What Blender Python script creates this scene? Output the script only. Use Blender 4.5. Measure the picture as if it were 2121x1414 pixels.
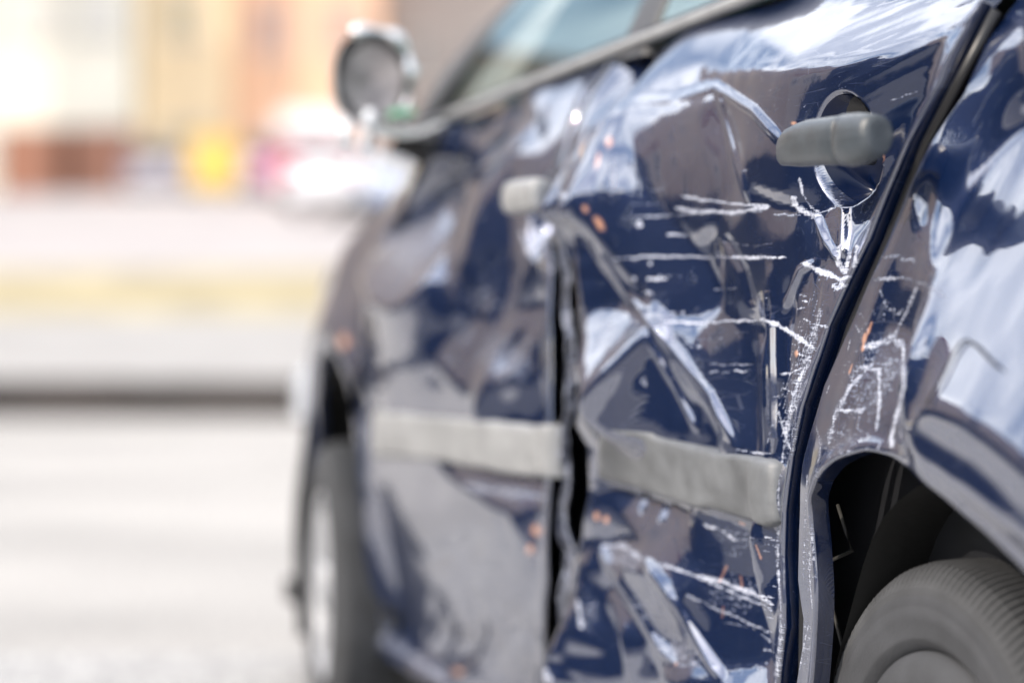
import bpy, bmesh, math, random
import numpy as np
from mathutils import Vector
random.seed(4); RNG = np.random.RandomState(7)
for o in list(bpy.data.objects): bpy.data.objects.remove(o)
SC = bpy.context.scene; COL = SC.collection
R = math.radians
# ------------------------------------------------------------------ camera, sky, sun, exposure
F = 5000.0; CX = 1060.5; HY = 729.0; ZC = 0.72            # focal length and horizon in pixels of the photograph, eye height in metres
cam_d = bpy.data.cameras.new('camera'); cam = bpy.data.objects.new('camera', cam_d); COL.objects.link(cam)
cam_d.sensor_width = 36; cam_d.lens = F/2121*36; cam_d.shift_y = 22/2121
cam.location = (0, 0, ZC); cam.rotation_euler = (R(90), 0, 0)
cam_d.clip_start = 0.1; cam_d.clip_end = 2000
cam_d.dof.use_dof = True; cam_d.dof.focus_distance = 2.60; cam_d.dof.aperture_fstop = 1.6
SC.camera = cam
SUN_AZ, SUN_EL = -116, 39                                 # azimuth from +Y towards +X
W = bpy.data.worlds.new('World'); SC.world = W; W.use_nodes = True
nt = W.node_tree; nt.nodes.clear()
wo = nt.nodes.new('ShaderNodeOutputWorld'); bg = nt.nodes.new('ShaderNodeBackground')
sky = nt.nodes.new('ShaderNodeTexSky'); sky.sky_type = 'NISHITA'; sky.sun_disc = False
sky.sun_elevation = R(SUN_EL); sky.sun_rotation = R(SUN_AZ); sky.dust_density = 2.0
tc = nt.nodes.new('ShaderNodeTexCoord'); nz = nt.nodes.new('ShaderNodeTexNoise'); nz.inputs['Scale'].default_value = 3.4
nz.inputs['Detail'].default_value = 4; nz.inputs['Roughness'].default_value = .55; nz.inputs['Distortion'].default_value = .6
cr = nt.nodes.new('ShaderNodeValToRGB'); cr.color_ramp.elements[0].position = .38; cr.color_ramp.elements[1].position = .66
mx = nt.nodes.new('ShaderNodeMix'); mx.data_type = 'RGBA'; mx.inputs[7].default_value = (14.8, 14.9, 15.3, 1)
L = nt.links.new
L(tc.outputs['Generated'], nz.inputs['Vector']); L(nz.outputs['Fac'], cr.inputs['Fac']); L(cr.outputs['Color'], mx.inputs[0])
L(sky.outputs['Color'], mx.inputs[6]); L(mx.outputs[2], bg.inputs['Color']); L(bg.outputs[0], wo.inputs[0])
bg.inputs['Strength'].default_value = 0.12
sd = bpy.data.lights.new('sun', 'SUN'); sd.energy = 2.2; sd.angle = R(.53); sd.color = (1, .89, .76)
sun = bpy.data.objects.new('sun', sd); COL.objects.link(sun)
sun.rotation_euler = Vector((math.sin(R(SUN_AZ))*math.cos(R(SUN_EL)), math.cos(R(SUN_AZ))*math.cos(R(SUN_EL)), math.sin(R(SUN_EL)))).to_track_quat('Z', 'Y').to_euler()
vs = SC.view_settings; vs.view_transform = 'Standard'; vs.look = 'None'; vs.exposure = 1.0; vs.gamma = 1; vs.use_curve_mapping = False
SC.cycles.max_bounces = 8; SC.cycles.use_denoising = True; SC.cycles.sample_clamp_indirect = 6

# ------------------------------------------------------------------ helpers
def mat(name, col=(.5, .5, .5), rough=.6, metal=0, bump=0, bscale=50, var=0, vscale=6, **kw):
    m = bpy.data.materials.new(name); m.use_nodes = True; t = m.node_tree; b = t.nodes['Principled BSDF']
    b.inputs['Base Color'].default_value = (*col, 1); b.inputs['Roughness'].default_value = rough; b.inputs['Metallic'].default_value = metal
    for k, v in kw.items(): b.inputs[k.replace('_', ' ')].default_value = v
    tcn = t.nodes.new('ShaderNodeTexCoord')
    if var:
        n = t.nodes.new('ShaderNodeTexNoise'); n.inputs['Scale'].default_value = vscale; n.inputs['Detail'].default_value = 6
        t.links.new(tcn.outputs['Object'], n.inputs['Vector'])
        mr = t.nodes.new('ShaderNodeMapRange'); mr.inputs[1].default_value = .3; mr.inputs[2].default_value = .7
        mr.inputs[3].default_value = 1-var; mr.inputs[4].default_value = 1+var; t.links.new(n.outputs['Fac'], mr.inputs[0])
        h = t.nodes.new('ShaderNodeVectorMath'); h.operation = 'SCALE'; h.inputs[0].default_value = col
        t.links.new(mr.outputs[0], h.inputs['Scale']); t.links.new(h.outputs[0], b.inputs['Base Color'])
    if bump:
        n = t.nodes.new('ShaderNodeTexNoise'); n.inputs['Scale'].default_value = bscale; n.inputs['Detail'].default_value = 5
        t.links.new(tcn.outputs['Object'], n.inputs['Vector'])
        bn = t.nodes.new('ShaderNodeBump'); bn.inputs['Strength'].default_value = bump; bn.inputs['Distance'].default_value = .002
        t.links.new(n.outputs['Fac'], bn.inputs['Height']); t.links.new(bn.outputs[0], b.inputs['Normal'])
    return m

def obj(name, verts, faces, m=None, parent=None, smooth=True, loc=None, label=None):
    me = bpy.data.meshes.new(name)
    me.from_pydata([tuple(map(float, v)) for v in verts], [], [tuple(map(int, f)) for f in faces])
    return link(name, me, m, parent, smooth, loc, label)

def link(name, me, m=None, parent=None, smooth=True, loc=None, label=None):
    if m is not None: me.materials.append(m)
    if smooth: me.polygons.foreach_set('use_smooth', np.ones(len(me.polygons), bool))
    o = bpy.data.objects.new(name, me); COL.objects.link(o)
    if parent: o.parent = parent
    if loc: o.location = loc
    if label: o['label'] = label
    return o

def empty(name, label, cat, loc=(0, 0, 0), rz=0, group=None):
    o = bpy.data.objects.new(name, None); COL.objects.link(o); o.location = loc; o.rotation_euler = (0, 0, rz)
    o['label'] = label; o['category'] = cat
    if group: o['group'] = group
    return o
def tag(o, label, cat, group=None):
    o['label'] = label; o['category'] = cat
    if group: o['group'] = group
    return o

class MB:
    def __init__(s): s.v = []; s.f = []
    def box(s, x0, x1, y0, y1, z0, z1):
        b = len(s.v); s.v += [(x, y, z) for z in (z0, z1) for (x, y) in ((x0, y0), (x1, y0), (x1, y1), (x0, y1))]
        s.f += [tuple(b+i for i in f) for f in ((0, 3, 2, 1), (4, 5, 6, 7), (0, 1, 5, 4), (1, 2, 6, 5), (2, 3, 7, 6), (3, 0, 4, 7))]; return s
    def prism(s, poly, y0, y1):                     # polygon in (x, z) pulled along y
        b = len(s.v); n = len(poly)
        s.v += [(x, y0, z) for x, z in poly] + [(x, y1, z) for x, z in poly]
        s.f += [tuple(b+i for i in range(n)), tuple(b+n+i for i in reversed(range(n)))]
        s.f += [(b+i, b+n+i, b+n+(i+1) % n, b+(i+1) % n) for i in range(n)]; return s
    def rev(s, prof, seg=48, c=(0, 0, 0), axis=1, close=False):   # profile (radius, along-axis) turned round axis
        b = len(s.v); n = len(prof)
        for k in range(seg):
            a = 2*math.pi*k/seg; ca, sa = math.cos(a), math.sin(a)
            for r, y in prof:
                p = (r*ca, y, r*sa) if axis == 1 else (r*ca, r*sa, y)
                s.v.append((c[0]+p[0], c[1]+p[1], c[2]+p[2]))
        for k in range(seg):
            for i in range(n-1):
                k2 = (k+1) % seg
                s.f.append((b+k*n+i, b+k*n+i+1, b+k2*n+i+1, b+k2*n+i))
        return s
    def tube(s, pts, r, seg=8):
        b = len(s.v); pts = [Vector(p) for p in pts]; n = len(pts)
        for i, p in enumerate(pts):
            d = (pts[min(i+1, n-1)]-pts[max(i-1, 0)]).normalized()
            q = d.to_track_quat('Z', 'Y'); rr = r[i] if isinstance(r, (list, tuple)) else r
            for k in range(seg):
                a = 2*math.pi*k/seg; s.v.append(tuple(p+q @ Vector((rr*math.cos(a), rr*math.sin(a), 0))))
        for i in range(n-1):
            for k in range(seg):
                k2 = (k+1) % seg; s.f.append((b+i*seg+k, b+i*seg+k2, b+(i+1)*seg+k2, b+(i+1)*seg+k))
        s.f += [tuple(b+k for k in reversed(range(seg))), tuple(b+(n-1)*seg+k for k in range(seg))]; return s
    def grid(s, P):                                 # P[i][j] -> points
        b = len(s.v); n, m = len(P), len(P[0])
        for r in P: s.v += [tuple(p) for p in r]
        s.f += [(b+i*m+j, b+(i+1)*m+j, b+(i+1)*m+j+1, b+i*m+j+1) for i in range(n-1) for j in range(m-1)]; return s
    def build(s, name, m, parent=None, smooth=False, loc=None, label=None, bevel=0):
        me = bpy.data.meshes.new(name); me.from_pydata([tuple(map(float, v)) for v in s.v], [], s.f)
        bm = bmesh.new(); bm.from_mesh(me); bmesh.ops.recalc_face_normals(bm, faces=bm.faces)
        if bevel: bmesh.ops.bevel(bm, geom=bm.edges[:], offset=bevel, segments=2, affect='EDGES', clamp_overlap=True)
        bm.to_mesh(me); bm.free()
        return link(name, me, m, parent, smooth, loc, label)

# ------------------------------------------------------------------ car frame: s forward along the side, n outward, h up
TH = math.atan(1650/5000); UX, UY = -math.sin(TH), math.cos(TH); NX, NY = -math.cos(TH), -math.sin(TH)
Y0 = 2.53; X0 = (1720-CX)/F*Y0
def inv(px, py, n):
    a = (px-CX)/F; t = (n+X0*NX+Y0*NY)/(a*NX+NY)
    return (a*t-X0)*UX+(t-Y0)*UY, ZC-(py-HY)/F*t
def fwd(s, n, h):
    X = X0+s*UX+n*NX; Y = Y0+s*UY+n*NY
    return CX+F*X/Y, HY-F*(h-ZC)/Y
OS, ON = 0.9, 0.85                                 # root of the car stands under the middle of the body
def V(s, n, h): return (s-OS, n+ON, h)
_hh = np.linspace(0, 1.6, 641)
_pr = np.interp(_hh, [0, .15, .22, .32, .45, .6, .78, .88, .96, 1.02, 1.07, 1.11, 1.14, 1.17, 1.20],
                [-.12, -.06, -.036, -.014, -.001, 0, -.006, -.015, -.027, -.040, -.062, -.084, -.104, -.128, -.16])
_k = np.exp(-.5*(np.arange(-20, 21)/6.)**2); _k /= _k.sum(); _pr = np.convolve(np.pad(_pr, 20, 'edge'), _k, 'valid')
def nbase(s, h):
    s = np.asarray(s, float); h = np.asarray(h, float)
    r = np.interp(h, _hh, _pr)
    r = r - .20*np.clip(s-2.15, 0, 9)**2/.8 - .012*np.clip(s-1.2, 0, 9)**2 - .10*np.clip(-.45-s, 0, 9)**2/.5
    return r
def solve_px(px, py, disp=0.0):
    n = disp
    for _ in range(12):
        s, h = inv(px, py, n); n = float(nbase(s, h))+disp
    return s, h
def inpoly(X, Y, poly):
    c = np.zeros(X.shape, bool); n = len(poly)
    for i in range(n):
        x1, y1 = poly[i]; x2, y2 = poly[(i+1) % n]
        if y1 == y2: continue
        cond = ((y1 > Y) != (y2 > Y)) & (X < (x2-x1)*(Y-y1)/(y2-y1)+x1)
        c ^= cond
    return c
def dist_line(X, Y, pts, w=None):
    best = np.full(X.shape, 1e9); tt = np.zeros(X.shape); tot = 0; lens = []
    for (a, b) in zip(pts[:-1], pts[1:]): lens.append(math.hypot(b[0]-a[0], b[1]-a[1]))
    T = sum(lens) or 1; acc = 0
    for (a, b), l in zip(zip(pts[:-1], pts[1:]), lens):
        dx, dy = b[0]-a[0], b[1]-a[1]; t = np.clip(((X-a[0])*dx+(Y-a[1])*dy)/max(l*l, 1e-9), 0, 1)
        d = np.hypot(X-a[0]-t*dx, Y-a[1]-t*dy); m = d < best
        best = np.where(m, d, best); tt = np.where(m, (acc+t*l)/T, tt); acc += l
    return best, tt
def blur(A, sg):
    if sg <= 0: return A
    r = int(3*sg)+1; k = np.exp(-.5*(np.arange(-r, r+1)/sg)**2); k /= k.sum()
    A = np.apply_along_axis(lambda v: np.convolve(np.pad(v, r, 'edge'), k, 'valid'), 0, A)
    return np.apply_along_axis(lambda v: np.convolve(np.pad(v, r, 'edge'), k, 'valid'), 1, A)
def bilin(A, x, y):
    x = np.clip(x, 0, A.shape[0]-1.001); y = np.clip(y, 0, A.shape[1]-1.001)
    i = x.astype(int); j = y.astype(int); fx = x-i; fy = y-j
    return (A[i, j]*(1-fx)*(1-fy)+A[i+1, j]*fx*(1-fy)+A[i, j+1]*(1-fx)*fy+A[i+1, j+1]*fx*fy)
def vnoise(x, y, seed=0):                           # smooth value noise, period of one unit
    rs = np.random.RandomState(seed); T = rs.rand(64, 64)*2-1
    xi = np.floor(x).astype(int); yi = np.floor(y).astype(int); fx = x-xi; fy = y-yi
    fx = fx*fx*fx*(fx*(fx*6-15)+10); fy = fy*fy*fy*(fy*(fy*6-15)+10)
    g = lambda a, b: T[a % 64, b % 64]
    return (g(xi, yi)*(1-fx)+g(xi+1, yi)*fx)*(1-fy)+(g(xi, yi+1)*(1-fx)+g(xi+1, yi+1)*fx)*fy

class Dent:
    """Crumple of one panel: the dented areas and the tilt of the sheet in each are given, the sheet is then relaxed to the
    surface that fits those tilts best (least squares), and pressed creases and ripples are added."""
    def __init__(self, s0, s1, h0, h1, areas, step=.005, crisp=1.0, anchor=7e-4, relax=500, gain=1.0):
        dn = lambda H: np.maximum((nbase(0*H+1, H+.002)-nbase(0*H+1, H-.002))/.004, 0)
        self.s0, self.h0, self.step = s0, h0, step
        s = np.arange(s0, s1+step, step); h = np.arange(h0, h1+step, step)
        S, H = np.meshgrid(s, h, indexing='ij'); D = np.zeros(S.shape); NB = nbase(S, H)
        for it in range(3):
            PX, PY = fwd(S, NB+D, H)
            P = np.zeros(S.shape); Q = np.zeros(S.shape); Wt = np.full(S.shape, .05)
            for poly, p, q in areas:
                m = inpoly(PX, PY, poly); P[m] = p*gain; Q[m] = q*gain-dn(H[m]); Wt[m] = 1+2.5*(abs(p) > .25 or abs(q) > .38)
            P = blur(P, crisp); Q = blur(Q, crisp); Wt = blur(Wt, crisp)
            wx = .5*(Wt[1:]+Wt[:-1]); wy = .5*(Wt[:, 1:]+Wt[:, :-1])
            gx = .5*(P[1:]+P[:-1])*step; gy = .5*(Q[:, 1:]+Q[:, :-1])*step
            def AT(a, b):
                o = np.zeros(S.shape); o[1:] += wx*a; o[:-1] -= wx*a; o[:, 1:] += wy*b; o[:, :-1] -= wy*b; return o
            A = lambda d: AT(d[1:]-d[:-1], d[:, 1:]-d[:, :-1])+anchor*d
            b = AT(gx, gy); x = D.copy(); r = b-A(x); p_ = r.copy(); rs = (r*r).sum()
            for k in range(relax):
                Ap = A(p_); al = rs/(p_*Ap).sum(); x += al*p_; r -= al*Ap; rn = (r*r).sum()
                if rn < 1e-14: break
                p_ = r+rn/rs*p_; rs = rn
            D = x
        self.D = blur(D, .7)
        print('dent range', D.min(), D.max())
    def __call__(self, s, h):
        return bilin(self.D, (np.asarray(s)-self.s0)/self.step, (np.asarray(h)-self.h0)/self.step)

def curve(pts, n):
    pts = np.array(pts, float); d = np.r_[0, np.cumsum(np.hypot(*np.diff(pts, axis=0).T))]; t = np.linspace(0, d[-1], n)
    return np.interp(t, d, pts[:, 0]), np.interp(t, d, pts[:, 1])
def edge_sh(pts, dent=None):
    out = []
    for x, y in pts:
        d = 0.0
        for _ in range(6):
            s, h = solve_px(x, y, d)
            if dent is not None: d = float(dent(s, h))
        out.append((s, h))
    return out

def marks(px, py, s, h, strokes, blobs):
    a = np.zeros(px.shape)
    for pts, w, k in strokes:
        xs = [p[0] for p in pts]; ys = [p[1] for p in pts]
        m = (px > min(xs)-4*w) & (px < max(xs)+4*w) & (py > min(ys)-4*w) & (py < max(ys)+4*w)
        if not m.any(): continue
        X, Y = px[m], py[m]
        Yw = Y+1.6*vnoise(X/14., Y/60., 3)+.9*vnoise(X/5., Y/40., 5)
        d, t = dist_line(X, Yw, pts)
        ww = w*.8*(.75+.45*vnoise(t*9+len(pts)+w, t*0+k*7, 11))*np.clip(np.minimum(t, 1-t)*9+.35, 0, 1)
        v = k*np.clip(1.35-d/np.maximum(ww, .4), 0, 1)
        a[m] = np.maximum(a[m], v)
    for (cx, cy, rx, ry, ang, k) in blobs:
        m = (abs(px-cx) < 1.6*max(rx, ry)) & (abs(py-cy) < 1.6*max(rx, ry))
        X, Y = px[m]-cx, py[m]-cy; c, q = math.cos(R(ang)), math.sin(R(ang))
        u = (X*c+Y*q)/rx; v = (-X*q+Y*c)/ry
        d = np.sqrt(u*u+v*v)+.22*vnoise(px[m]/9., py[m]/9., 21)
        a[m] = np.maximum(a[m], k*np.clip(1.6-1.6*d, 0, 1))
    return np.clip(a, 0, 1)

def sheet(name, S, H, N, m, parent, attrs=None, flange=(1, 1, 1, 1), depth=.022, label=None):
    """grid of a pressed panel with rolled-in edges; flange = (u0, u1, v0, v1)"""
    nu, nv = S.shape
    def roll(S, H, N, axis, side):
        ix = [slice(None), slice(None)]; ix[axis] = 0 if side == 0 else -1; i2 = [slice(None), slice(None)]; i2[axis] = 1 if side == 0 else -2
        ix, i2 = tuple(ix), tuple(i2)
        ds = S[ix]-S[i2]; dh = H[ix]-H[i2]; l = np.hypot(ds, dh)+1e-9; ds /= l; dh /= l
        rows = []
        for k, (o, dn) in enumerate(((.0014, -.0006), (.0025, -.002), (.003, -.0045), (.003, -depth))):
            rows.append((S[ix]+ds*o, H[ix]+dh*o, N[ix]+dn))
        for r in rows:
            args = []
            for A, B in zip((S, H, N), r):
                B = np.expand_dims(B, axis); args.append(np.concatenate([B, A] if side == 0 else [A, B], axis))
            S, H, N = args
        return S, H, N
    pad = [0, 0, 0, 0]
    for q, (ax, sd_) in enumerate(((0, 0), (0, 1), (1, 0), (1, 1))):
        if flange[q]: S, H, N = roll(S, H, N, ax, sd_); pad[q] = 4
    if attrs:
        attrs = {k: np.pad(v, ((pad[0], pad[1]), (pad[2], pad[3])), 'edge') for k, v in attrs.items()}
        for v in attrs.values():
            if pad[0]: v[:2] = 0
            if pad[1]: v[-2:] = 0
            if pad[2]: v[:, :2] = 0
            if pad[3]: v[:, -2:] = 0
    n, mm = S.shape
    co = np.stack([S-OS, N+ON, H], -1).reshape(-1, 3)
    idx = np.arange(n*mm).reshape(n, mm)
    fc = np.stack([idx[:-1, :-1], idx[1:, :-1], idx[1:, 1:], idx[:-1, 1:]], -1).reshape(-1, 4)
    e1 = co[fc[len(fc)//2, 1]]-co[fc[len(fc)//2, 0]]; e2 = co[fc[len(fc)//2, 3]]-co[fc[len(fc)//2, 0]]
    if np.cross(e1, e2)[1] < 0: fc = fc[:, ::-1]
    me = bpy.data.meshes.new(name); me.vertices.add(len(co)); me.vertices.foreach_set('co', co.ravel())
    me.loops.add(fc.size); me.loops.foreach_set('vertex_index', fc.ravel().astype(np.int32))
    me.polygons.add(len(fc)); me.polygons.foreach_set('loop_start', np.arange(0, fc.size, 4, dtype=np.int32))
    me.polygons.foreach_set('loop_total', np.full(len(fc), 4, np.int32)); me.update(calc_edges=True); me.validate()
    if attrs:
        for k, v in attrs.items():
            at = me.attributes.new(k, 'FLOAT', 'POINT'); at.data.foreach_set('value', v.reshape(-1).astype(np.float32))
    return link(name, me, m, parent, True, None, label)

# ------------------------------------------------------------------ materials
def paint_material():
    m = bpy.data.materials.new('navy car paint'); m.use_nodes = True; t = m.node_tree; b = t.nodes['Principled BSDF']; l = t.links.new
    N = t.nodes.new
    tcn = N('ShaderNodeTexCoord')
    sc = N('ShaderNodeAttribute'); sc.attribute_name = 'scuff_pale'; cp = N('ShaderNodeAttribute'); cp.attribute_name = 'glint'
    mp = N('ShaderNodeMapping'); mp.inputs['Scale'].default_value = (34, 34, 1000); l(tcn.outputs['Object'], mp.inputs[0])
    n1 = N('ShaderNodeTexNoise'); n1.inputs['Scale'].default_value = 1; n1.inputs['Detail'].default_value = 5; l(mp.outputs[0], n1.inputs['Vector'])
    n2 = N('ShaderNodeTexNoise'); n2.inputs['Scale'].default_value = 260; n2.inputs['Detail'].default_value = 4; l(tcn.outputs['Object'], n2.inputs['Vector'])
    ad = N('ShaderNodeMath'); ad.operation = 'ADD'; l(n1.outputs['Fac'], ad.inputs[0]); l(n2.outputs['Fac'], ad.inputs[1])
    # the scraped paint breaks up into filaments: attribute + noise, then a threshold
    mr = N('ShaderNodeMapRange'); mr.inputs[1].default_value = .62; mr.inputs[2].default_value = 1.38; mr.inputs[3].default_value = -.75; mr.inputs[4].default_value = .55
    l(ad.outputs[0], mr.inputs[0])
    a2 = N('ShaderNodeMath'); a2.operation = 'ADD'; l(sc.outputs['Fac'], a2.inputs[0]); l(mr.outputs[0], a2.inputs[1])
    m2 = N('ShaderNodeMapRange'); m2.inputs[1].default_value = .30; m2.inputs[2].default_value = .95; l(a2.outputs[0], m2.inputs[0])
    gate = N('ShaderNodeMapRange'); gate.inputs[1].default_value = .02; gate.inputs[2].default_value = .22; l(sc.outputs['Fac'], gate.inputs[0])
    ml = N('ShaderNodeMath'); ml.operation = 'MULTIPLY'; l(m2.outputs[0], ml.inputs[0]); l(gate.outputs[0], ml.inputs[1])
    # fine random hairline scratches and dust
    wv = N('ShaderNodeTexVoronoi'); wv.feature = 'DISTANCE_TO_EDGE'; wv.inputs['Scale'].default_value = 1
    mp2 = N('ShaderNodeMapping'); mp2.inputs['Scale'].default_value = (9, 9, 70); mp2.inputs['Rotation'].default_value = (0, R(9), 0)
    n5 = N('ShaderNodeTexNoise'); n5.inputs['Scale'].default_value = 3; l(tcn.outputs['Object'], n5.inputs['Vector'])
    av = N('ShaderNodeVectorMath'); av.operation = 'MULTIPLY_ADD'; av.inputs[1].default_value = (.05,)*3; l(n5.outputs['Color'], av.inputs[0]); l(tcn.outputs['Object'], av.inputs[2])
    l(av.outputs[0], mp2.inputs[0]); l(mp2.outputs[0], wv.inputs['Vector'])
    hl = N('ShaderNodeMapRange'); hl.inputs[1].default_value = 0; hl.inputs[2].default_value = .02; hl.inputs[3].default_value = .14; hl.inputs[4].default_value = 0
    l(wv.outputs['Distance'], hl.inputs[0])
    n3 = N('ShaderNodeTexNoise'); n3.inputs['Scale'].default_value = 14; n3.inputs['Detail'].default_value = 7; l(tcn.outputs['Object'], n3.inputs['Vector'])
    g3 = N('ShaderNodeMapRange'); g3.inputs[1].default_value = .52; g3.inputs[2].default_value = .66; l(n3.outputs['Fac'], g3.inputs[0])
    h3 = N('ShaderNodeMath'); h3.operation = 'MULTIPLY'; l(hl.outputs[0], h3.inputs[0]); l(g3.outputs[0], h3.inputs[1])
    n4 = N('ShaderNodeTexNoise'); n4.inputs['Scale'].default_value = 900; n4.inputs['Detail'].default_value = 1; l(tcn.outputs['Object'], n4.inputs['Vector'])
    s4 = N('ShaderNodeMapRange'); s4.inputs[1].default_value = .76; s4.inputs[2].default_value = .80; s4.inputs[4].default_value = .6; l(n4.outputs['Fac'], s4.inputs[0])
    mxx = N('ShaderNodeMath'); mxx.operation = 'MAXIMUM'; l(h3.outputs[0], mxx.inputs[0]); l(s4.outputs[0], mxx.inputs[1])
    dust = N('ShaderNodeMapRange'); dust.inputs[1].default_value = .35; dust.inputs[2].default_value = .8; dust.inputs[3].default_value = .0; dust.inputs[4].default_value = .014
    l(n3.outputs['Fac'], dust.inputs[0])
    mx3 = N('ShaderNodeMath'); mx3.operation = 'MAXIMUM'; l(mxx.outputs[0], mx3.inputs[0]); l(dust.outputs[0], mx3.inputs[1])
    fin = N('ShaderNodeMath'); fin.operation = 'MAXIMUM'; l(mx3.outputs[0], fin.inputs[0]); l(ml.outputs[0], fin.inputs[1])
    c1 = N('ShaderNodeMix'); c1.data_type = 'RGBA'; c1.inputs[6].default_value = (.0022, .016, .075, 1); c1.inputs[7].default_value = (.50, .53, .62, 1)
    l(fin.outputs[0], c1.inputs[0])
    c2 = N('ShaderNodeMix'); c2.data_type = 'RGBA'; c2.inputs[7].default_value = (.85, .45, .30, 1); l(cp.outputs['Fac'], c2.inputs[0]); l(c1.outputs[2], c2.inputs[6])  # orange sun glints painted into the base colour
    l(c2.outputs[2], b.inputs['Base Color'])
    met = N('ShaderNodeMapRange'); met.inputs[3].default_value = .55; met.inputs[4].default_value = 0; l(fin.outputs[0], met.inputs[0]); l(met.outputs[0], b.inputs['Metallic'])
    ro = N('ShaderNodeMapRange'); ro.inputs[3].default_value = .30; ro.inputs[4].default_value = .6; l(fin.outputs[0], ro.inputs[0]); l(ro.outputs[0], b.inputs['Roughness'])
    cw = N('ShaderNodeMapRange'); cw.inputs[1].default_value = .1; cw.inputs[2].default_value = .7; cw.inputs[3].default_value = 1; cw.inputs[4].default_value = .15; l(ml.outputs[0], cw.inputs[0]); l(cw.outputs[0], b.inputs['Coat Weight'])
    b.inputs['Coat Roughness'].default_value = .02; b.inputs['Coat IOR'].default_value = 2.8
    bn = N('ShaderNodeBump'); bn.inputs['Strength'].default_value = .6; bn.inputs['Distance'].default_value = .0006
    l(ml.outputs[0], bn.inputs['Height']); l(bn.outputs[0], b.inputs['Normal'])
    n6 = N('ShaderNodeTexNoise'); n6.inputs['Scale'].default_value = 55; n6.inputs['Detail'].default_value = 3; l(tcn.outputs['Object'], n6.inputs['Vector'])
    bc = N('ShaderNodeBump'); bc.inputs['Strength'].default_value = .10; bc.inputs['Distance'].default_value = .0012
    l(n6.outputs['Fac'], bc.inputs['Height']); l(bn.outputs[0], bc.inputs['Normal']); l(bc.outputs[0], b.inputs['Coat Normal'])
    return m
M = {}
M['paint'] = paint_material()
M['trim'] = mat('weathered grey plastic', (.125, .132, .140), .38, bump=.35, bscale=700, var=.30, vscale=22)
M['trim_light'] = mat('pale weathered trim', (.25, .255, .26), .38, bump=.2, bscale=500, var=.2, vscale=20)
M['handle'] = mat('grey handle plastic', (.048, .057, .066), .26, bump=.25, bscale=900, var=.18, vscale=30)
M['black'] = mat('black plastic', (.012, .012, .013), .5)
M['seal'] = mat('black rubber seal', (.010, .010, .011), .38)
M['cavity'] = mat('dark inner metal', (.006, .007, .010), .6, var=.3, vscale=12)
M['liner'] = mat('wheel arch liner', (.005, .005, .005), .7, bump=.4, bscale=60, var=.4)
M['tyre'] = mat('dusty tyre rubber', (.040, .042, .047), .75, bump=.3, bscale=300, var=.25, vscale=14)
M['tread'] = mat('tyre tread rubber', (.048, .05, .054), .85, bump=.3, bscale=300, var=.25, vscale=14)
M['rim'] = mat('silver hubcap', (.36, .37, .39), .5, metal=.25, var=.1)
M['chrome'] = mat('bright trim', (.75, .75, .75), .16, metal=1)
M['mirror'] = mat('mirror glass', (.75, .76, .78), .04, metal=1)
M['seat'] = mat('grey seat cloth', (.42, .42, .40), .9, bump=.3, bscale=400)
M['head'] = mat('pale headlining', (.62, .61, .57), .9)
M['dash'] = mat('dark dashboard', (.05, .05, .055), .6)
M['lamp'] = mat('clear lamp lens', (.7, .72, .75), .08, **{'Coat_Weight': 1})
M['red'] = mat('red lamp lens', (.35, .01, .01), .1)
def glass_mat():
    m = bpy.data.materials.new('tinted window glass'); m.use_nodes = True; t = m.node_tree; t.nodes.remove(t.nodes['Principled BSDF'])
    out = t.nodes['Material Output']; g = t.nodes.new('ShaderNodeBsdfGlossy'); g.inputs['Roughness'].default_value = .03; g.inputs['Color'].default_value = (.8, .97, .96, 1)
    tr = t.nodes.new('ShaderNodeBsdfTransparent'); tr.inputs['Color'].default_value = (.80, .99, .98, 1)
    fr = t.nodes.new('ShaderNodeFresnel'); fr.inputs['IOR'].default_value = 2.7; mxs = t.nodes.new('ShaderNodeMixShader')
    t.links.new(fr.outputs[0], mxs.inputs[0]); t.links.new(tr.outputs[0], mxs.inputs[1]); t.links.new(g.outputs[0], mxs.inputs[2]); t.links.new(mxs.outputs[0], out.inputs[0])
    return m
M['glass'] = glass_mat()

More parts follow.
